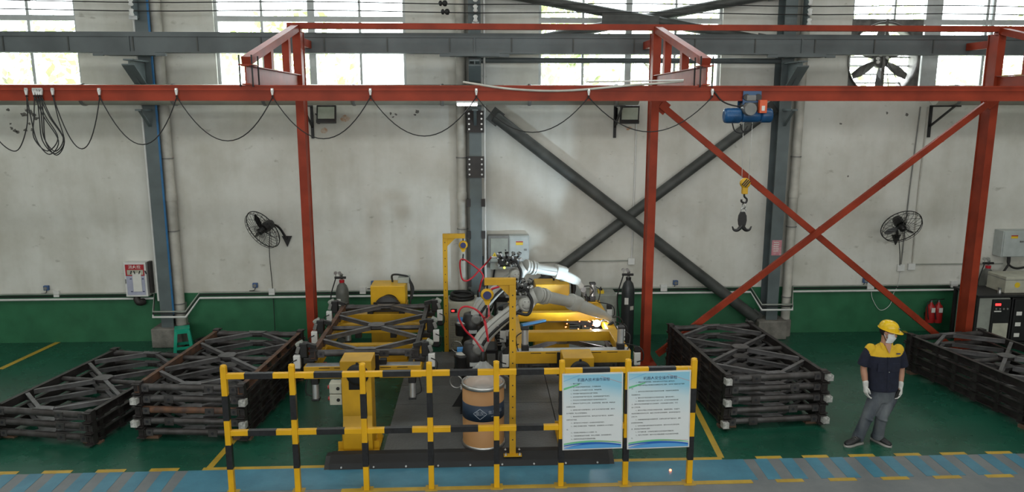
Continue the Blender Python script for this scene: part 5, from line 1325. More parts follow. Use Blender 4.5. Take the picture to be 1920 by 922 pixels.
        for yy in (YF0+0.08, ym, YF1-0.08):
            MB().bx(xc+a*0.26-0.045, xc+a*0.26+0.045, yy-0.05, yy+0.05, *Z(-0.02, 0.075)).build('support_post', 'fandark', t, bev=0.004)
    return t
XL, XRr = yp(680, 652, 9.75).x, yp(1087, 690, 9.05).x
XL = -1.55; XRr = 1.235
positioner(XL, False, 'holding the open frame behind the fence')
positioner(XRr, True, 'under the welding arc')
o = place(fb, (XL, 10.86, ZA+0.03), 0.0, 'dark steel lattice frame clamped on the first yellow positioner', 'frames held by the positioners', {'rail': 1})
o = place(fb, (XRr, 10.86, ZA-0.03), 0.0, 'dark steel lattice frame clamped upside down beneath the welding robots', 'frames held by the positioners', flip=True)
tag(MB().bar(yp(978, 609, 11.05), yp(1022, 600, 11.3), 0.06, 0.03).build('film_strip', 'bluemetal'), 'blue film covered strip lying on the second fixture', 'strip')
# ================================================================== WELDING ROBOTS
def loft_path(pts, ws, hs, side, n=12):
    """rounded bar along a path; ws across 'side', hs across the other direction"""
    side = Vector(side).normalized(); rings = []
    for i, p in enumerate(pts):
        t = (pts[min(i+1, len(pts)-1)]-pts[max(i-1, 0)]).normalized(); a = (side-t*side.dot(t)).normalized(); b = t.cross(a)
        r = []
        for k in range(n):
            an = 2*PI*k/n; c, s_ = math.cos(an), math.sin(an)
            r.append(p+a*(ws[i]/2*math.copysign(abs(c)**0.55, c))+b*(hs[i]/2*math.copysign(abs(s_)**0.55, s_)))
        rings.append(r)
    return MB().loft(rings)
def lerp(a, b, t):
    return a+(b-a)*t
def robot(armpx, Y0, hub, Yh, upx, fpx, wristpx, tip, stand, where, torch_pts, lampm):
    A = [yp(x, y, Y0) for x, y in armpx]; S = A[0]
    base = Vector((S.x-0.06, Y0+0.02, PZ))
    t = thing('welding_robot', base, 'light grey welding robot arm '+where, 'robot', 'welding robots')
    x, y = base.x, base.y
    z0 = PZ
    MB().bx(x-0.20, x+0.20, y-0.20, y+0.20, z0, z0+0.03).build('floor_plate', 'blackpaint', t)
    MB().bx(x-0.13, x+0.13, y-0.13, y+0.13, z0+0.03, z0+stand).build('stand', 'blackpaint', t, bev=0.01)
    for a in (-1, 1):
        MB().prism([(a*0.13, 0.03), (a*0.32, 0.03), (a*0.13, 0.34)], (x, y-0.01, z0), (1, 0, 0), (0, 0, 1), (0, 0.02, 0)).build('stand_gusset', 'blackpaint', t)
    MB().bx(x-0.19, x+0.19, y-0.19, y+0.19, z0+stand, z0+stand+0.03).build('stand_flange', 'blackpaint', t)
    zb = z0+stand+0.03; zs = S.z
    bz = MB().lathe([(0.18, 0), (0.18, 0.06), (0.155, 0.09), (0.15, max(0.12, (zs-zb)*0.45))], (x, y, zb), n=24).build('robot_base', 'fandark', t)
    MB().box(x, y-0.17, zb+0.06, 0.12, 0.03, 0.06).build('name_plate', 'winframe', bz)
    MB().bx(x+0.02, x+0.1, y-0.19, y-0.14, zb+0.0, zb+0.04).build('connector', 'orange', bz)
    zt0 = zb+max(0.12, (zs-zb)*0.45)
    tu = MB().lathe([(0.17, 0), (0.185, 0.03), (0.175, (zs-zt0)*0.6), (0.14, (zs-zt0)+0.06), (0.06, (zs-zt0)+0.08)], (x, y, zt0), n=24).build('turret', 'fandark', t)
    MB().bx(x-0.06, x+0.07, y-0.195, y-0.17, zt0+0.03, zt0+0.08).build('name_plate', 'winframe', tu)
    MB().lathe([(0.10, 0), (0.105, 0.01), (0.105, 0.15), (0.11, 0.16), (0.11, 0.19), (0.09, 0.2)], (x-0.17, y-0.05, zt0-0.03), n=20).build('axis_motor', 'fandark', tu)
    MB().lathe([(0.08, 0), (0.085, 0.01), (0.02, 0.018)], (x-0.17, y-0.05, zt0+0.165), n=20).build('motor_cap', 'offwhite', tu)
    MB().bx(x-0.24, x-0.12, y+0.02, y+0.1, zt0+0.16, zt0+0.22).build('encoder_plug', 'bluemetal', tu)
    MB().lathe([(0.05, -0.16), (0.08, -0.145), (0.085, -0.1), (0.085, 0.17)], (S.x, Y0, zs), (0, 1, 0), 24).build('shoulder_joint', 'robotdk', t)
    # lower arm, a curved double sided casting
    P = bez(A, 6); n = len(P)
    ws = [0.22-0.02*math.sin(PI*i/(n-1)) for i in range(n)]
    hs = [lerp(0.23, 0.17, min(1, i/(n-1)*1.6)) for i in range(n)]
    ar = loft_path(P, ws, hs, (0, 1, 0)).build('lower_arm', 'robot', t)
    off = Vector((0, -0.115, 0.0))
    MB().tube([p+off+Vector((0.02, 0, -0.02)) for p in P[2:-2]], 0.021, 8).build('arm_hose', 'cable', ar)
    MB().tube([p+Vector((-0.03, -0.112, 0.055)) for p in P[3:-2]], 0.006, 6).build('cover_seam', 'robotdk', ar)
    for f in (0.25, 0.5, 0.75):
        p = P[int(f*(n-1))]; MB().lathe([(0.012, 0), (0.012, -0.02)], p+Vector((0, -0.112, 0.0)), (0, 1, 0), 8).build('hose_clip', 'silver', ar)
    E = A[-1]; H = yp(*hub, Yh)
    el = MB().lathe([(0.085, -0.17), (0.11, -0.15), (0.115, -0.1), (0.115, 0.16)], (E.x, Y0, E.z), (0, 1, 0), 26).build('elbow_joint', 'robot', t)
    MB().lathe([(0.07, 0.0), (0.065, -0.012), (0.02, -0.015)], (E.x, Y0-0.17, E.z), (0, 1, 0), 22).build('joint_cover', 'robot', el)
    for k in range(6):
        a = k*PI/3; MB().lathe([(0.008, 0), (0.008, -0.008)], (E.x+0.05*math.cos(a), Y0-0.183, E.z+0.05*math.sin(a)), (0, 1, 0), 6).build('bolt', 'robotdk', el)
    loft_path([E, lerp(E, H, 0.5)+Vector((0, 0, 0.02)), H], [0.24, 0.25, 0.22], [0.24, 0.24, 0.20], (0, 1, 0)).build('elbow_casting', 'robot', t)
    U = [yp(px, py, lerp(Yh, tip.y, 0.15+0.3*i)) for i, (px, py) in enumerate(upx)]
    d = (U[-1]-H).normalized()
    for k in range(4):
        MB().cyl(H+d*(0.02+0.055*k), H+d*(0.055+0.055*k), 0.116-0.012*(k % 2), n=24).build('bellows_ring' if k % 2 else 'wrist_motor_ring', 'robot', t)
    up = MB().lathe([(0.10, 0.16), (0.085, 0.2), (0.076, (U[-1]-H).length)], H, d, 22).build('upper_arm', 'robot', t)
    MB().tube([H+d*0.25+Vector((0, -0.085, 0.01)), U[-1]+Vector((0, -0.085, 0.01))], 0.006, 6).build('cover_seam', 'robotdk', up)
    F0, F1 = U[-1], yp(*fpx, lerp(Yh, tip.y, 0.8))
    loft_path([F0-d*0.03, F0+d*0.03, F0+d*0.16], [0.18, 0.20, 0.17], [0.225, 0.24, 0.20], (0, 1, 0)).build('forearm_collar', 'robot', t)
    fd = (F1-F0).normalized()
    fo = loft_path([F0+fd*0.05, lerp(F0, F1, 0.4), lerp(F0, F1, 0.8), F1], [0.15, 0.145, 0.13, 0.11], [0.185, 0.18, 0.155, 0.125], (0, 1, 0)).build('forearm', 'robot', t)
    MB().bar(lerp(F0, F1, 0.2)+Vector((0, -0.078, 0.02)), lerp(F0, F1, 0.6)+Vector((0, -0.07, 0.01)), 0.006, 0.03).build('forearm_slot', 'robotdk', fo)
    Wp = yp(*wristpx, lerp(Yh, tip.y, 0.92))
    loft_path([F1-fd*0.02, lerp(F1, Wp, 0.6), Wp], [0.11, 0.10, 0.09], [0.11, 0.10, 0.085], (0, 1, 0)).build('wrist_link', 'robot', t)
    MB().cyl(Wp+Vector((0, -0.062, 0)), Wp+Vector((0, 0.062, 0)), 0.048, n=18).build('wrist_joint', 'robotdk', t)
    for k in range(5):
        a = k*1.257; MB().lathe([(0.006, 0), (0.006, -0.006)], Wp+Vector((0.035*math.cos(a), -0.062, 0.035*math.sin(a))), (0, 1, 0), 6).build('bolt', 'robotdk', t)
    MB().cyl(Wp, lerp(Wp, tip, 0.3), 0.045, 0.038, n=14).build('tool_flange', 'robotdk', t)
    T0 = lerp(Wp, tip, 0.3)
    MB().tube(bez([T0, lerp(T0, tip, 0.45)+Vector((0.05, 0, 0.02)), lerp(T0, tip, 0.8)+Vector((0.02, 0, 0.01)), tip+(T0-tip).normalized()*0.015], 6), [0.026]*8+[0.02]*6+[0.014]*5, 10).build('welding_torch', 'fandark', t)
    MB().tube(bez([yp(px, py, yy) for px, py, yy in torch_pts], 6), 0.02, 8).build('torch_cable', 'cable', t)
    MB().tube(bez([Wp+Vector((0, -0.05, 0.05)), Wp+Vector((0.10, -0.08, 0.06)), Wp+Vector((0.16, -0.08, -0.02)), Wp+Vector((0.12, -0.06, -0.10))], 6), 0.010, 6).build('sensor_lead', 'cable', t)
    # wire feeder riding on the elbow
    Q = H+Vector((-0.22, -0.03, 0.10))
    fe = MB().bx(Q.x-0.20, Q.x+0.13, Q.y-0.12, Q.y+0.12, Q.z-0.07, Q.z+0.05).build('wire_feeder', 'fandark', t, bev=0.02)
    rr = random.Random(3)
    for k in range(34):
        px, pz_ = Q.x-0.22+rr.random()*0.38, Q.z-0.05+rr.random()*0.19
        MB().lathe([(0.018+0.012*rr.random(), 0), (0.018, 0.03), (0.01, 0.05)], (px, Q.y-0.11, pz_), (rr.uniform(-0.4, 0.4), -1, rr.uniform(-0.3, 0.8)), 10).build('feeder_fitting', ('fandark', 'robotdk', 'silver')[k % 3], fe)
    for k in range(4):
        MB().lathe([(0.02, 0), (0.02, 0.06), (0.03, 0.065), (0.03, 0.09)], (Q.x-0.15+0.09*k, Q.y, Q.z+0.05), (0.2*(k-1), 0, 1), 10).build('pressure_knob', 'fandark', fe)
    MB().bx(Q.x-0.20, Q.x+0.08, Q.y-0.13, Q.y+0.10, Q.z-0.10, Q.z-0.07).build('feeder_tray', 'robotdk', fe)
    MB().ell((Q.x-0.10, Q.y-0.135, Q.z-0.085), 0.018, 0.012, 0.018, 10, 6).build('status_lamp', lampm, fe)
    MB().cyl(Q+Vector((-0.2, 0, 0.05)), Q+Vector((-0.30, 0, 0.06)), 0.015, n=8).build('inlet_nipple', 'silver', fe)
    MB().tube(bez([Q+Vector((0.10, -0.12, -0.03)), Q+Vector((0.16, -0.16, -0.16)), E+Vector((0.02, -0.22, -0.12)), E+Vector((-0.14, -0.2, -0.10))], 6), 0.022, 8).build('feeder_hose', 'cable', t)
    for k in range(3):
        MB().tube(bez([(x+0.1+0.05*k, y-0.16, zb+0.05), (x+0.22+0.04*k, y-0.22, zb-0.05), (x+0.2+0.05*k, y-0.2, z0+0.1), (x+0.34, y-0.1, z0+0.02)], 5), 0.016, 6).build('base_cable', 'cable', t)
    MB().torus((x-0.25, y-0.2, zt0-0.18), (0.3, 1, 0), 0.09, 0.008, 20, 6).build('cable_loop', 'steel', t)
    return Q+Vector((-0.30, 0, 0.06))
ARC = gp(1119, 606, 1.075)
tip1 = ARC+Vector((0.035, -0.02, 0.03))
Q1 = robot([(897, 650), (908, 630), (933, 605), (961, 583), (986, 565)], 10.0, (1004, 552), 10.0, [(1035, 557), (1072, 566)], (1132, 590), (1146, 599), tip1, 0.42, 'welding with a bright arc', [(1150, 604, ARC.y-0.15), (1138, 614, ARC.y-0.2), (1142, 640, ARC.y-0.35), (1152, 660, ARC.y-0.5)], 'led_yellow')
tip2 = yp(1104, 582, 12.05)
Q2 = robot([(893, 595), (903, 575), (925, 549), (948, 529), (968, 514)], 11.55, (983, 499), 11.55, [(1015, 500), (1044, 509)], (1084, 527), (1093, 541), tip2, 0.42, 'standing idle behind the one at work', [(1094, 545, 12.0), (1099, 556, 12.0), (1101, 572, 12.0), (1104, 580, 12.0)], 'led_yellow')
# --- red wire hoses
def hose(pts, Y, lab, pre=None, post=None):
    P = [yp(x, y, Y) for x, y in pts]
    if pre is not None:
        P = [pre]+P
    if post is not None:
        P = P+[post]
    tag(MB().tube(bez(P, 6), 0.0135, 8).build('wire_hose', 'redhose'), lab, 'hose')
hose([(889, 635), (872, 618), (860, 594), (864, 578), (877, 574.5), (895, 582), (908, 598), (913, 618), (915, 640)], 9.55, 'red wire hose looping up from the drum at the fence', pre=Vector((drum1.x, drum1.y, yp(905, 658, drum1.y).z)))
hose([(908, 596), (911, 615), (916, 640)], 9.3, 'red wire hose hanging from the front spring balancer', pre=GA)
hose([(936, 537), (922, 542), (915, 553)], 9.5, 'short red wire hose between front balancer and robot feeder', pre=Q1, post=GA+Vector((0.02, 0, 0.02)))
hose([(911, 494), (899, 506), (887, 519), (876, 526), (867, 523), (863, 505), (863, 489), (869, 486), (881, 493), (897, 505), (906, 517), (902, 529)], 12.0, 'red wire hose in a big loop beneath the rear balancer', pre=Q2, post=Vector((c2.x, c2.y, c2.z+0.08)))
# --- arc, sparks
tag(MB().ell(ARC, 0.055, 0.045, 0.05, 16, 10).build('welding_arc', 'arc'), 'dazzling white welding arc at the torch tip', 'arc')
lp = bpy.data.lights.new('arc_light', 'POINT'); lp.energy = 16; lp.color = (0.9, 0.95, 1.0); lp.shadow_soft_size = 0.04
lo = bpy.data.objects.new('arc_light', lp); COL.objects.link(lo); lo.location = ARC+Vector((-0.02, -0.07, 0.05))
ls = bpy.data.lights.new('arc_flare', 'SPOT'); ls.energy = 115; ls.color = (0.62, 0.85, 1.0); ls.shadow_soft_size = 0.10; ls.spot_size = math.radians(78); ls.spot_blend = 0.08
lso = bpy.data.objects.new('arc_flare', ls); COL.objects.link(lso); lso.location = ARC+Vector((-0.05, 0.05, 0.06))
lso.rotation_euler = (yp(760, 250, YW)-lso.location).to_track_quat('-Z', 'Y').to_euler()
rr = random.Random(5)
for k in range(16):
    d = Vector((-rr.random()**1.6*0.42-0.06, rr.uniform(-0.1, 0.1), rr.uniform(-0.13, 0.06)))
    tag(MB().ell(ARC+d, 0.009, 0.008, 0.008, 6, 4).build('spark', 'spark'), 'tiny red hot spark flying beside the welding arc', 'spark', 'sparks beside the arc')
for k, (px, py, lab) in enumerate(((935, 702.5, 'tiny red hot spark on the platform behind the fence rail'), (1163, 683, 'red glowing spark under the front beam of the second positioner'), (1257, 881, 'tiny glowing spark on the blue walkway below the sign'))):
    p = gp(px, py, PZ+0.01 if k == 0 else 0.012)
    if k == 1:
        p = yp(px, py, YF0-0.05)
        p = gp(px, py, 0.02)
    tag(MB().ell(p, 0.014 if k != 1 else 0.03, 0.014 if k != 1 else 0.03, 0.012, 8, 6).build('spark', 'spark'), lab, 'spark')
# ================================================================== SAFETY FENCE AND BOARDS
YFN = 7.95
fxs = [yp(px, py, YFN).x for px, py in ((427, 800), (553, 800), (683.5, 800), (807, 800), (931, 800), (1052.5, 800), (1174.5, 800), (1296, 800))]
t = thing('safety_fence', ((fxs[0]+fxs[-1])/2, YFN, 0), 'yellow and black striped pipe fence in front of the cell', 'fence')
PW = 0.062; HT = 1.505
zr = [yp(1000, 697.5, YFN-0.03).z, yp(1000, 802.5, YFN-0.03).z]
for x in fxs:
    p = MB().bx(x-PW/2, x+PW/2, YFN-PW/2, YFN+PW/2, 0.008, HT).build('post', 'fyellow', t, bev=0.004)
    for z0, z1 in ((0.88, 1.17), (0.30, 0.59)):
        e = PW/2+0.0015
        MB().bx(x-e, x+e, YFN-e, YFN+e, z0, z1).build('black_band', 'fblack', p)
    MB().bx(x-0.07, x+0.07, YFN-0.07, YFN+0.07, 0, 0.008).build('base_plate', 'flooryellow', p)
    MB().lathe([(PW/2+0.003, 0), (PW/2+0.002, 0.012), (0.012, 0.02)], (x, YFN, HT), n=12).build('post_cap', 'fyellow', p)
for a, b in zip(fxs, fxs[1:]):
    for z in zr:
        r = MB().bx(a+PW/2, b-PW/2, YFN-0.028, YFN+0.028, z-0.03, z+0.03).build('rail', 'fyellow', t, bev=0.004)
        m_ = (a+b)/2; e = 0.0295
        MB().bx(m_-0.145, m_+0.165, YFN-e, YFN+e, z-0.0315, z+0.0315).build('black_band', 'fblack', r)
def board_mat():
    m = bpy.data.materials.new('printed board'); m.use_nodes = True; nt = m.node_tree; L = nt.links.new; b = nt.nodes['Principled BSDF']
    tc = _n(nt, 'ShaderNodeTexCoord'); s_ = _n(nt, 'ShaderNodeSeparateXYZ'); L(tc.outputs['Generated'], s_.inputs[0])
    mx = _n(nt, 'ShaderNodeMath', operation='MULTIPLY_ADD'); mx.inputs[1].default_value = 0.18; L(s_.outputs['X'], mx.inputs[0]); L(s_.outputs['Z'], mx.inputs[2])
    r = _n(nt, 'ShaderNodeValToRGB'); e = r.color_ramp.elements
    e[0].position = 0.58; e[0].color = (0.74, 0.78, 0.79, 1); e[1].position = 1.0; e[1].color = (0.28, 0.58, 0.74, 1)
    k = e.new(0.84); k.color = (0.60, 0.74, 0.79, 1)
    mn = _n(nt, 'ShaderNodeMath', operation='MINIMUM'); mn.inputs[1].default_value = 1.0; L(mx.outputs[0], mn.inputs[0]); L(mn.outputs[0], r.inputs[0]); L(r.outputs[0], b.inputs['Base Color']); b.inputs['Roughness'].default_value = 0.45
    return m
M['board'] = board_mat()
M['swblue'] = mat('print blue', (0.02, 0.13, 0.50), 0.45, var=0); M['swlight'] = mat('print light blue', (0.10, 0.36, 0.72), 0.45, var=0)
M['swgreen'] = mat('print green', (0.16, 0.55, 0.28), 0.45, var=0); M['swred'] = mat('print red', (0.60, 0.16, 0.14), 0.45, var=0)
TXT1 = """　1、确定气体阀门。
　2、进入机器人焊接操作前查后，打开钢瓶电源。
　3、将控制柜上主开关拨到ON位置，等待操作稳。
　4、将保温箱气瓶检查是否存在漏气等现象。
　5、启动机器人检查气瓶气压正常，检查钢瓶是否漏气和泄压。
　6、开动主电工的焊接操作按钮进行自检程序检查运行中。
　7、焊接前对产品进行人工点检，自动焊接质量，焊接位置，焊接完成
前需要全过程。
　8、如焊接过程中出现质量波动，由专门人员对程序进行调整，其他人
员不得更改，防止出现质量事故。
　9、每班结束前将系统进行归位，程序设定关生产模式后，自动断电，
切断所有外电源。
　10、操作每天的工作前进行一次全面安全检查及维护。
　11、焊嘴工具清理注意事，气保焊丝粗，如清理发现1000小时更换一
次。
　12、导电嘴正常使用每8000小时更换一次。
　13、设备超重需检查定位装置，有粉尘同期期，定时清理等情况。
　14、定期导电块及送丝轮清理避免堵塞。"""
TXT2 = """　1、接触前先穿戴劳保鞋，非相关操作人员不得进入操作区域。
　2、机器人操作前必须佩戴安全帽等防护用工帽件，并穿专门眼镜人员严禁靠
近。
　3、操作人员必须熟悉机器人性能和安全装置，方能操作各按钮及操
程以确保安全。
　4、操作人员不能在机器人的工作区域内逗留，避免发生意外。
　5、焊接机器人只能在手动状态下进行工作，对于在手动的焊接装置
上，操作人员必须关掉机器人的三相电操作，并保持机器人在待机，不可
进入工作区域。
　6、操作人员需在工作前进行装备安全检查，查看焊机焊枪，专用配气
供应是否重新应急有无正常，确保工作区域内没有障碍物，避免影响机器人的
正常工作。
　7、定期查看焊接机器人的使用年限，应避免在夏天高气温的运行，避免
影响导轨寿命现象。
　8、在发生机器人故障或者急不安全情况时，操作人员必须立即关闭电
源，待处理运行紧急停止程序。
　9、对于储藏设置，必须按照正确的方法及流程进行明确定规。
　10、每天工作结束时，操作人员必须做到整理工位以及做机保养规整
齐。"""
def sign(px, title, txt, lab, roll):
    (xa, ya), (xb, yb_), (xc_, yc_) = px; Ys = YFN-0.048
    a, b, c = yp(xa, ya, Ys), yp(xb, yb_, Ys), yp(xc_, yc_, Ys); w = b.x-a.x; h = a.z-c.z
    ctr = Vector(((a.x+b.x)/2, Ys, c.z))
    t = thing('notice_board', ctr, lab, 'sign', 'printed notice boards', rot=Matrix.Rotation(roll, 3, 'Y'))
    u, v = Vector((math.cos(roll), 0, -math.sin(roll))), Vector((math.sin(roll), 0, math.cos(roll)))
    MB().box(0, 0.006, h/2, w, 0.012, h).build('board_backing', 'white', t, local=True)
    pnl = MB().box(0, -0.002, h/2, w-0.03, 0.004, h-0.03).build('printed_panel', 'board', t, local=True)
    W2 = (w-0.03)/2; y0 = 0.015
    def curve_band(f0, f1, m, dy, nm, sa=0.0, sb=1.0):
        n_ = 18; mb = MB(); vs = []
        for i in range(n_+1):
            s_ = sa+(sb-sa)*i/n_; x = -W2+2*W2*s_
            vs += [(x, -0.0042-dy, y0+f0(s_)), (x, -0.0042-dy, y0+f1(s_))]
        mb.add(vs, [(2*i, 2*i+2, 2*i+3, 2*i+1) for i in range(n_)]).build(nm, m, pnl, local=True)
    cv = lambda a0, pk, a1: (lambda s_: a0*(1-s_)+a1*s_+pk*4*s_*(1-s_))
    k = h/0.9
    curve_band(cv(0.048*k, 0.025, 0.05*k), cv(0.066*k, 0.032, 0.06*k), 'swgreen', 0.0000, 'green_swoosh')
    curve_band(cv(0.030*k, 0.030, 0.018*k), cv(0.044*k, 0.032, 0.040*k), 'swblue', 0.0003, 'blue_swoosh')
    curve_band(lambda s_: 0.0, cv(0.006*k, 0.040, 0.022*k), 'swlight', 0.0004, 'light_blue_swoosh')
    curve_band(cv(0.012, 0.032, 0.022*k), cv(0.018, 0.036, 0.028*k), 'swblue', 0.0005, 'blue_swoosh')
    curve_band(lambda s_: 0.075*k+0.012*(1-s_) if s_ > 0.5 else 0.075*k+0.006, lambda s_: 0.078*k+0.012*(1-s_) if s_ > 0.5 else 0.075*k+0.006, 'swred', 0.0004, 'red_swoosh')
    top = h-0.03
    curve_band(lambda s_: top-0.175*k+0.22*min(s_, 0.27), lambda s_: top-0.150*k+0.40*min(s_, 0.27)-0.06*min(1, s_/0.27), 'swgreen', 0.0002, 'green_swoosh', 0.0, 0.27)
    curve_band(lambda s_: top-0.075+0.25*min(s_, 0.3)-0.0, lambda s_: top-0.071+0.252*min(s_, 0.3), 'swlight', 0.0003, 'blue_swoosh', 0.0, 0.28)
    curve_band(lambda s_: top-0.02-0.09*max(0, s_-0.62)/0.38, lambda s_: top-0.017-0.089*max(0, s_-0.62)/0.38, 'swred', 0.0003, 'red_swoosh', 0.64, 1.0)
    O = ctr+v*(h*0.915)+Vector((0, -0.005, 0))
    text_part('title_lettering', title, 0.043, O+u*0.01, u, v, 'inknavy', pnl, wid=w*0.53)
    O2 = ctr-u*(w/2-0.045)+v*(h*0.87)+Vector((0, -0.005, 0))
    cu_lines = txt.split('\n'); step = (h*0.87-h*0.145)/(len(cu_lines)-1)
    mbt = []
    for i, ln in enumerate(cu_lines):
        text_part('line_of_text', ln.replace('　', '   '), 0.0165, O2-v*(step*i)+(u*0.035 if ln[0] == '　' else u*0.0), u, v, 'inkblack', pnl, align='LEFT')
    for s_ in (-1, 1):
        MB().tube([ctr+u*(s_*(w/2-0.02))+v*(h-0.01)+Vector((0, 0.0, 0)), ctr+u*(s_*(w/2-0.025))+v*(h+0.03)+Vector((0, 0.03, 0))], 0.004, 5).build('hanging_wire', 'steel', t)
    return t
sign(((1056.5, 700), (1171, 697), (1060, 843)), '机器人技术操作规程', TXT1, 'notice board on the fence with the shorter list of operating rules', math.radians(-0.9))
sign(((1180, 696.5), (1299, 693), (1181, 841)), '机器人安全操作规程', TXT2, 'notice board on the last fence bay with longer safety rules', math.radians(-1.2))
# ================================================================== WORKER
YPN = 8.92
def J(px, py, dy=0.0):
    return yp(px, py, YPN+dy)
def remesh(mb, voxel, smooth=4, fac=0.5):
    """melt the collected solids into one continuous skin and hand it back as a builder"""
    o = bpy.data.objects.new('tmp_solid', mb.mesh('tmp_solid')); COL.objects.link(o)
    r = o.modifiers.new('r', 'REMESH'); r.mode = 'VOXEL'; r.voxel_size = voxel
    s = o.modifiers.new('s', 'SMOOTH'); s.iterations = smooth; s.factor = fac
    me = bpy.data.meshes.new_from_object(o.evaluated_get(bpy.context.evaluated_depsgraph_get())); bpy.data.objects.remove(o)
    out = MB(); out.add([tuple(v.co) for v in me.vertices], [tuple(p.vertices) for p in me.polygons], True); bpy.data.meshes.remove(me)
    return out
def limb(mb, pts, rs, n=14, cut=False):
    mb.tube(pts, rs, n)
    mb.ell(pts[0], rs[0], rs[0], rs[0], 12, 8)
    if not cut:
        mb.ell(pts[-1], rs[-1], rs[-1], rs[-1], 12, 8)
def ellring(c, a, b, n=24, tilt=0.0, p=1.0):
    out = []
    for k in range(n):
        an = 2*PI*k/n; x, y = math.cos(an), math.sin(an)
        x = math.copysign(abs(x)**p, x); y = math.copysign(abs(y)**p, y)
        out.append((c[0]+a*x, c[1]+b*y, c[2]+tilt*x))
    return out
feet = gp(1625, 832)
W_ = thing('person', (feet.x, feet.y, 0), 'worker in yellow hard hat, navy and yellow shirt, mask and white gloves', 'person')
neck = J(1659, 643); hc = J(1666, 622, -0.01)
shL, shR = J(1630, 651), J(1687, 652)
elL, elR = J(1619, 690, 0.02), J(1690, 691, 0.03)
wrL, wrR = J(1623, 721, -0.04), J(1688, 723, -0.04)
hip = J(1656, 738)
hipL, hipR = J(1643, 744), J(1668, 744)
knL, knR = J(1627, 779, -0.05), J(1653, 780, -0.06)
anL, anR = J(1607.5, 822, -0.02), J(1645, 820, -0.02)
# head frame
fw = Vector((0.62, -0.78, -0.14)).normalized(); rg = fw.cross(Vector((0, 0, 1))).normalized(); uh = rg.cross(fw).normalized()
def hd(f, r, u):
    return hc+fw*f+rg*r+uh*u
def hell(mb, f, r, u, af, ar, au, n=20, m=14):
    rings = []
    for i in range(1, m):
        t = PI*i/m
        rings.append([hd(f+af*math.sin(t)*math.cos(2*PI*k/n), r+ar*math.sin(t)*math.sin(2*PI*k/n), u-au*math.cos(t)) for k in range(n)])
    mb.loft(rings)
b = MB()
hell(b, -0.005, 0, 0.02, 0.098, 0.078, 0.105)          # skull
hell(b, 0.022, 0, -0.055, 0.068, 0.060, 0.062)         # jaw
hell(b, 0.060, 0, -0.100, 0.022, 0.028, 0.018)         # chin
hell(b, 0.096, 0, -0.020, 0.020, 0.014, 0.024)         # nose
hell(b, 0.084, 0, 0.030, 0.012, 0.050, 0.010)          # brow
for s_ in (-1, 1):
    hell(b, -0.005, s_*0.080, -0.010, 0.022, 0.010, 0.032, 12, 8)   # ears
    hell(b, 0.060, s_*0.040, -0.025, 0.022, 0.022, 0.020, 12, 8)    # cheeks
limb(b, [neck+Vector((0, 0, -0.06)), neck+Vector((0.01, 0, 0.02)), hd(-0.015, 0, -0.06)], [0.066, 0.056, 0.056])
b.loft([ellring(hip+Vector((0, 0, -0.05)), 0.13, 0.09), ellring(hip+Vector((0, 0, 0.1)), 0.135, 0.09), ellring(J(1656, 690), 0.15, 0.095), ellring(J(1658, 660), 0.15, 0.085), ellring(J(1659, 648), 0.09, 0.06)])
for sh, el, wr in ((shL, elL, wrL), (shR, elR, wrR)):
    limb(b, [lerp(sh, el, 0.2)+(neck-sh)*0.25, lerp(sh, el, 0.5), el, lerp(el, wr, 0.35), wr, wr+(wr-el).normalized()*0.05], [0.045, 0.046, 0.041, 0.043, 0.030, 0.026])
for h_, k_, a_ in ((hipL, knL, anL), (hipR, knR, anR)):
    limb(b, [h_, lerp(h_, k_, 0.5), k_, lerp(k_, a_, 0.35), a_], [0.085, 0.072, 0.052, 0.05, 0.036])
body = remesh(b, 0.011, 3).build('body', 'skin', W_)
for s_ in (-1, 1):
    e = MB(); hell(e, 0.086, s_*0.032, 0.008, 0.010, 0.014, 0.009, 10, 8); ey = e.build('eye', 'paper', body)
    e = MB(); hell(e, 0.0935, s_*0.032, 0.008, 0.005, 0.006, 0.006, 8, 6); e.build('pupil', 'inkblack', ey)
    e = MB(); e.tube([hd(0.092, s_*0.016, 0.024), hd(0.094, s_*0.032, 0.029), hd(0.082, s_*0.052, 0.024)], 0.005, 6); e.build('eyebrow', 'hair', body)
hr = MB(); hell(hr, -0.018, 0, 0.028, 0.098, 0.084, 0.104)
hr.v = [v if (Vector(v)-hc).dot(uh) > -0.055 else tuple(hc+(Vector(v)-hc)-uh*((Vector(v)-hc).dot(uh)+0.055)) for v in hr.v]
hr.build('hair', 'hair', W_)
# mask
mk = MB(); rings = []
for i in range(8):
    u = -0.122+0.122*i/7; fz = 0.106-0.030*abs(i-4)/4
    rings.append([hd((fz+0.012)*math.cos(a*0.92)-0.010, 0.084*math.sin(a), u) for a in [(-1.25+2.5*k/12) for k in range(13)]]+[hd((fz+0.004)*math.cos(a*0.92)-0.014, 0.070*math.sin(a), u) for a in [(1.25-2.5*k/12) for k in range(13)]])
mk.loft(rings).build('face_mask', 'mask', W_)
for s_ in (-1, 1):
    for uu in (-0.02, -0.085):
        MB().tube(bez([hd(0.035, s_*0.076, uu), hd(0.01, s_*0.087, -0.03+uu*0.2), hd(-0.018, s_*0.086, -0.012)], 4), 0.0022, 5).build('ear_loop', 'mask', W_)
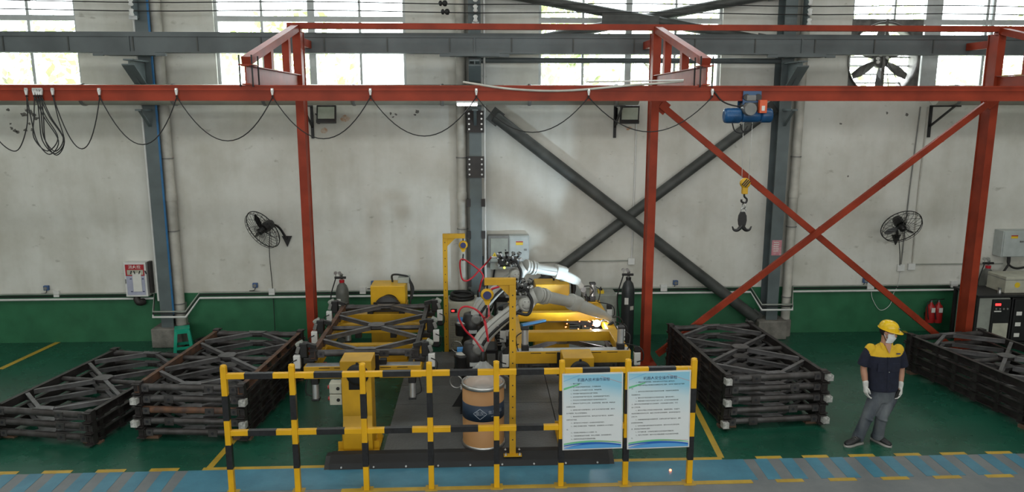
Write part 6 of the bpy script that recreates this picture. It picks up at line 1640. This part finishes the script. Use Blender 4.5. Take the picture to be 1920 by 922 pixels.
# helmet
hm = MB(); rings = []
for i in range(10):
    t = i/9; a = math.cos(t*PI/2)**0.8 if i < 9 else 0.02; z = 0.055+0.098*math.sin(t*PI/2)
    rings.append([hd(-0.006+0.122*a*math.cos(2*PI*k/32), 0.102*a*math.sin(2*PI*k/32), z) for k in range(32)])
rings.insert(0, [hd(-0.006+0.124*math.cos(2*PI*k/32), 0.104*math.sin(2*PI*k/32), 0.040) for k in range(32)])
hm.loft(rings); hmo = hm.build('hard_hat', 'helmet', W_)
br = MB(); inner = []; outer = []; ino = []; outo = []
for k in range(32):
    a = 2*PI*k/32; ext = 0.010+0.050*max(0, math.cos(a))**1.5
    for dz, A_, B_ in ((0.046, inner, outer), (0.038, ino, outo)):
        A_.append(hd(-0.006+0.118*math.cos(a), 0.098*math.sin(a), dz)); B_.append(hd(-0.006+(0.123+ext)*math.cos(a), (0.103+0.012)*math.sin(a), dz-0.012*max(0, math.cos(a))))
br.loft([inner, outer, outo, ino], caps=False, closed=True); br.build('brim', 'helmet', hmo)
for k in (-2, -1, 0, 1, 2):
    MB().tube([hd(-0.088, 0.018*k, 0.118-0.004*k*k), hd(0.0, 0.020*k, 0.154-0.004*k*k), hd(0.078, 0.018*k, 0.122-0.004*k*k)], 0.004, 6).build('shell_rib', 'helmet', hmo)
for k in range(5):
    a = -0.9-0.18*k; MB().ell(hd(-0.006+0.119*math.cos(a), 0.100*math.sin(a), 0.09), 0.005, 0.005, 0.005, 6, 5).build('vent_hole', 'inkblack', hmo)
MB().tube(bez([hd(-0.03, 0.088, 0.02), hd(0.0, 0.086, -0.06), hd(0.045, 0.055, -0.118), hd(0.05, 0, -0.125), hd(0.045, -0.055, -0.118), hd(0.0, -0.086, -0.06), hd(-0.03, -0.088, 0.02)], 5), 0.004, 5).build('chin_strap', 'fandark', hmo)
MB().box(*hd(0.112, 0.0, 0.085), 0.03, 0.01, 0.02, rot_to(fw)).build('badge', 'robotdk', hmo)
# shirt
s = MB()
hem = J(1655, 729)
s.loft([ellring(hem+Vector((0, 0, -0.005)), 0.185, 0.125, p=0.85), ellring(hem+Vector((0, 0, 0.08)), 0.188, 0.125, p=0.85), ellring(J(1656, 702), 0.190, 0.125, p=0.85), ellring(J(1657, 683), 0.200, 0.128, p=0.85), ellring(J(1658, 664), 0.205, 0.122, p=0.88), ellring(J(1658, 655), 0.185, 0.105), ellring(J(1659, 649), 0.135, 0.085), ellring(J(1659, 645), 0.080, 0.075)])
for sh, el, dx in ((shL, elL, -0.02), (shR, elR, 0.02)):
    c = lerp(sh, el, 0.86); limb(s, [sh+Vector((-dx*0.9, 0, -0.012)), lerp(sh, el, 0.4)+Vector((dx*0.4, 0, 0)), c+Vector((dx*0.9, 0, 0.0))], [0.066, 0.068, 0.074], cut=True)
sr = remesh(s, 0.011, 3)
# cut the sleeves and hem square by dropping faces past them, then split off the yoke
zy = J(1657, 664).z
def halves(mb):
    A_, B_ = MB(), MB()
    for dst, want in ((A_, False), (B_, True)):
        mp = {}
        for f in mb.f:
            cc = sum((Vector(mb.v[i]) for i in f), Vector())/len(f)
            yk = cc.z > zy and abs(cc.x-neck.x) < 0.198+0.5*(cc.z-zy)
            if yk == want:
                idx = []
                for i in f:
                    if i not in mp:
                        mp[i] = len(dst.v); dst.v.append(mb.v[i])
                    idx.append(mp[i])
                dst.f.append(tuple(idx)); dst.sm.append(True)
    return A_, B_
A_, B_ = halves(sr)
sh_ = A_.build('shirt', 'shirtnavy', W_)
B_.build('shirt_yoke', 'shirtyellow', sh_)
# open neckline, collar, placket, buttons, pockets, logo
MB().add([(neck.x-0.042, YPN-0.078, neck.z+0.02), (neck.x+0.042, YPN-0.078, neck.z+0.02), (neck.x+0.03, YPN-0.100, neck.z-0.03), (neck.x, YPN-0.130, neck.z-0.10), (neck.x-0.03, YPN-0.100, neck.z-0.03)], [(0, 4, 3, 2, 1)]).build('neckline', 'skin', body)
fy = YPN-0.128
for s_ in (-1, 1):
    MB().add([Vector((neck.x+s_*0.012, fy+0.035, neck.z-0.075)), Vector((neck.x+s_*0.075, fy+0.04, neck.z-0.055)), Vector((neck.x+s_*0.085, YPN-0.03, neck.z+0.025)), Vector((neck.x+s_*0.06, YPN-0.065, neck.z+0.02)), Vector((neck.x+s_*0.012, fy+0.055, neck.z-0.06))], [(0, 1, 2, 3, 4) if s_ > 0 else (4, 3, 2, 1, 0)]).build('collar', 'shirtyellow', sh_)
MB().loft([[(hem.x-0.016, YPN-0.129, hem.z), (hem.x+0.016, YPN-0.129, hem.z), (hem.x+0.016, YPN-0.12, hem.z), (hem.x-0.016, YPN-0.12, hem.z)], [(neck.x-0.016, YPN-0.131, zy), (neck.x+0.016, YPN-0.131, zy), (neck.x+0.016, YPN-0.12, zy), (neck.x-0.016, YPN-0.12, zy)]], sm=False).build('placket', 'shirtnavy', sh_)
for py in (664, 681, 691, 708, 722):
    p = J(1657, py); MB().ell((p.x, YPN-0.133, p.z), 0.007, 0.004, 0.007, 8, 6).build('button', 'steel' if py == 691 else 'inkblack', sh_)
for s_ in (-1, 1):
    p = J(1657+s_*13, 683); MB().box(p.x, YPN-0.122, p.z, 0.105, 0.012, 0.12).build('pocket', 'shirtnavy', sh_, bev=0.006)
p = J(1676, 658); MB().box(p.x, YPN-0.108, p.z, 0.05, 0.008, 0.016, Matrix.Rotation(-0.15, 3, 'X')).build('chest_logo', 'inknavy', sh_)
# trousers
tr = MB()
tr.loft([ellring(hip+Vector((0, 0, -0.09)), 0.155, 0.105, p=0.9), ellring(hip, 0.165, 0.112, p=0.9), ellring(hip+Vector((0, 0, 0.12)), 0.160, 0.108, p=0.9)])
for h_, k_, a_, s_ in ((hipL, knL, anL, -1), (hipR, knR, anR, 1)):
    limb(tr, [h_, lerp(h_, k_, 0.5), k_, lerp(k_, a_, 0.45), lerp(k_, a_, 0.85), a_+Vector((0, 0, -0.01))], [0.100, 0.090, 0.074, 0.070, 0.072, 0.076], cut=True)
    for q, rr_ in ((0.72, 0.074), (0.86, 0.078), (0.95, 0.076)):
        c = lerp(k_, a_, q); tr.torus(c, (a_-k_).normalized(), rr_-0.012, 0.012, 20, 8)
    c = k_+Vector((0, -0.02, -0.03)); tr.torus(c, (a_-h_).normalized(), 0.060, 0.012, 20, 8)
remesh(tr, 0.011, 2).build('trousers', 'jeans', W_)
# shoes
for hp, tp_ in (((1613, 831), (1583, 838)), ((1637, 824), (1667, 838))):
    a, c = gp(*hp), gp(*tp_); d = (c-a); L_ = 0.285; d.normalize(); n_ = Vector((-d.y, d.x, 0))
    a = a-d*0.02; sm_ = MB(); rings = []
    for f, wd, ht in ((0.0, 0.028, 0.075), (0.05, 0.040, 0.095), (0.25, 0.042, 0.105), (0.42, 0.044, 0.085), (0.62, 0.052, 0.062), (0.82, 0.050, 0.050), (0.95, 0.036, 0.040), (1.0, 0.015, 0.030)):
        ctr = a+d*(L_*f); ring = []
        for k in range(14):
            an = 2*PI*k/14; ring.append(ctr+n_*(wd*math.cos(an))+Vector((0, 0, 0.022+ht*0.5+ht*0.5*math.sin(an))))
        rings.append(ring)
    so = sm_.loft(rings).build('shoe', 'shoe', W_)
    sl = MB(); rings = []
    for f, wd in ((-0.02, 0.02), (0.03, 0.044), (0.25, 0.045), (0.45, 0.045), (0.65, 0.056), (0.85, 0.053), (0.97, 0.036), (1.03, 0.012)):
        ctr = a+d*(L_*f); rings.append([ctr-n_*wd, ctr+n_*wd, ctr+n_*wd+Vector((0, 0, 0.026)), ctr-n_*wd+Vector((0, 0, 0.026))])
    sl.loft(rings).build('sole', 'sole', so)
    for k in range(3):
        ctr = a+d*(L_*(0.40+0.08*k)); MB().tube([ctr-n_*0.03+Vector((0, 0, 0.10-0.011*k)), ctr+Vector((0, 0, 0.112-0.012*k)), ctr+n_*0.03+Vector((0, 0, 0.10-0.011*k))], 0.004, 5).build('lace', 'robotdk', so)
# gloves with five curled fingers
def glove(wr, el, side, curl):
    """side: +1 thumb towards +x. palm faces the thigh, fingers hang down and curl"""
    dn = (wr-el).normalized(); dn = (dn+Vector((0.10*side*0, 0, -0.8))).normalized()
    out = Vector((side, 0, 0)); out = (out-dn*out.dot(dn)).normalized(); fr_ = dn.cross(out).normalized()
    if fr_.y > 0:
        fr_ = -fr_
    g = MB()
    limb(g, [wr-dn*0.035, wr, wr+dn*0.02], [0.037, 0.034, 0.032])
    # palm: broad along fr_, thin along out
    rings = []
    for f, wd, th in ((0.0, 0.030, 0.026), (0.03, 0.040, 0.026), (0.07, 0.045, 0.024), (0.095, 0.043, 0.021)):
        c = wr+dn*(0.01+f); rings.append([c+fr_*(wd*math.cos(2*PI*k/14))+out*(th*math.sin(2*PI*k/14)) for k in range(14)])
    g.loft(rings)
    for i, (o_, ln) in enumerate(((-0.033, 0.070), (-0.011, 0.080), (0.011, 0.076), (0.032, 0.060))):
        r0 = wr+dn*0.092-fr_*o_*1.0
        k1 = r0+dn*ln*0.5+out*(curl*0.25*ln); k2 = k1+dn*ln*0.38+out*(curl*0.55*ln); k3 = k2+dn*ln*(0.30-0.2*curl)+out*(curl*0.6*ln)
        g.tube([r0-dn*0.02, r0, k1, k2, k3], [0.0105, 0.0105, 0.0098, 0.009, 0.0075], 8); g.ell(k3, 0.0075, 0.0075, 0.0075, 8, 6)
    th0 = wr+dn*0.03+fr_*0.032
    th = [th0-fr_*0.01, th0+fr_*0.014+dn*0.02+out*0.01, th0+fr_*0.020+dn*0.05+out*0.022, th0+fr_*0.014+dn*0.078+out*0.03]
    g.tube(th, [0.014, 0.013, 0.011, 0.009], 8); g.ell(th[-1], 0.009, 0.009, 0.009, 8, 6)
    return remesh(g, 0.0045, 2).build('glove', 'glove', W_), wr+dn*0.10
glove(wrL, elL, 1, 0.55)
_, hp = glove(wrR, elR, -1, 0.75)
ph = thing('handheld_device', hp+Vector((-0.052, -0.012, -0.075)), 'black handheld device held in the worker glove', 'device')
q = Matrix.Rotation(0.35, 3, 'Y')
MB().box(hp.x-0.052, hp.y-0.012, hp.z, 0.034, 0.066, 0.135, q).build('device_case', 'fandark', ph, bev=0.008)
MB().box(hp.x-0.070, hp.y-0.012, hp.z+0.008, 0.003, 0.05, 0.08, q).build('screen', 'inkblack', ph)
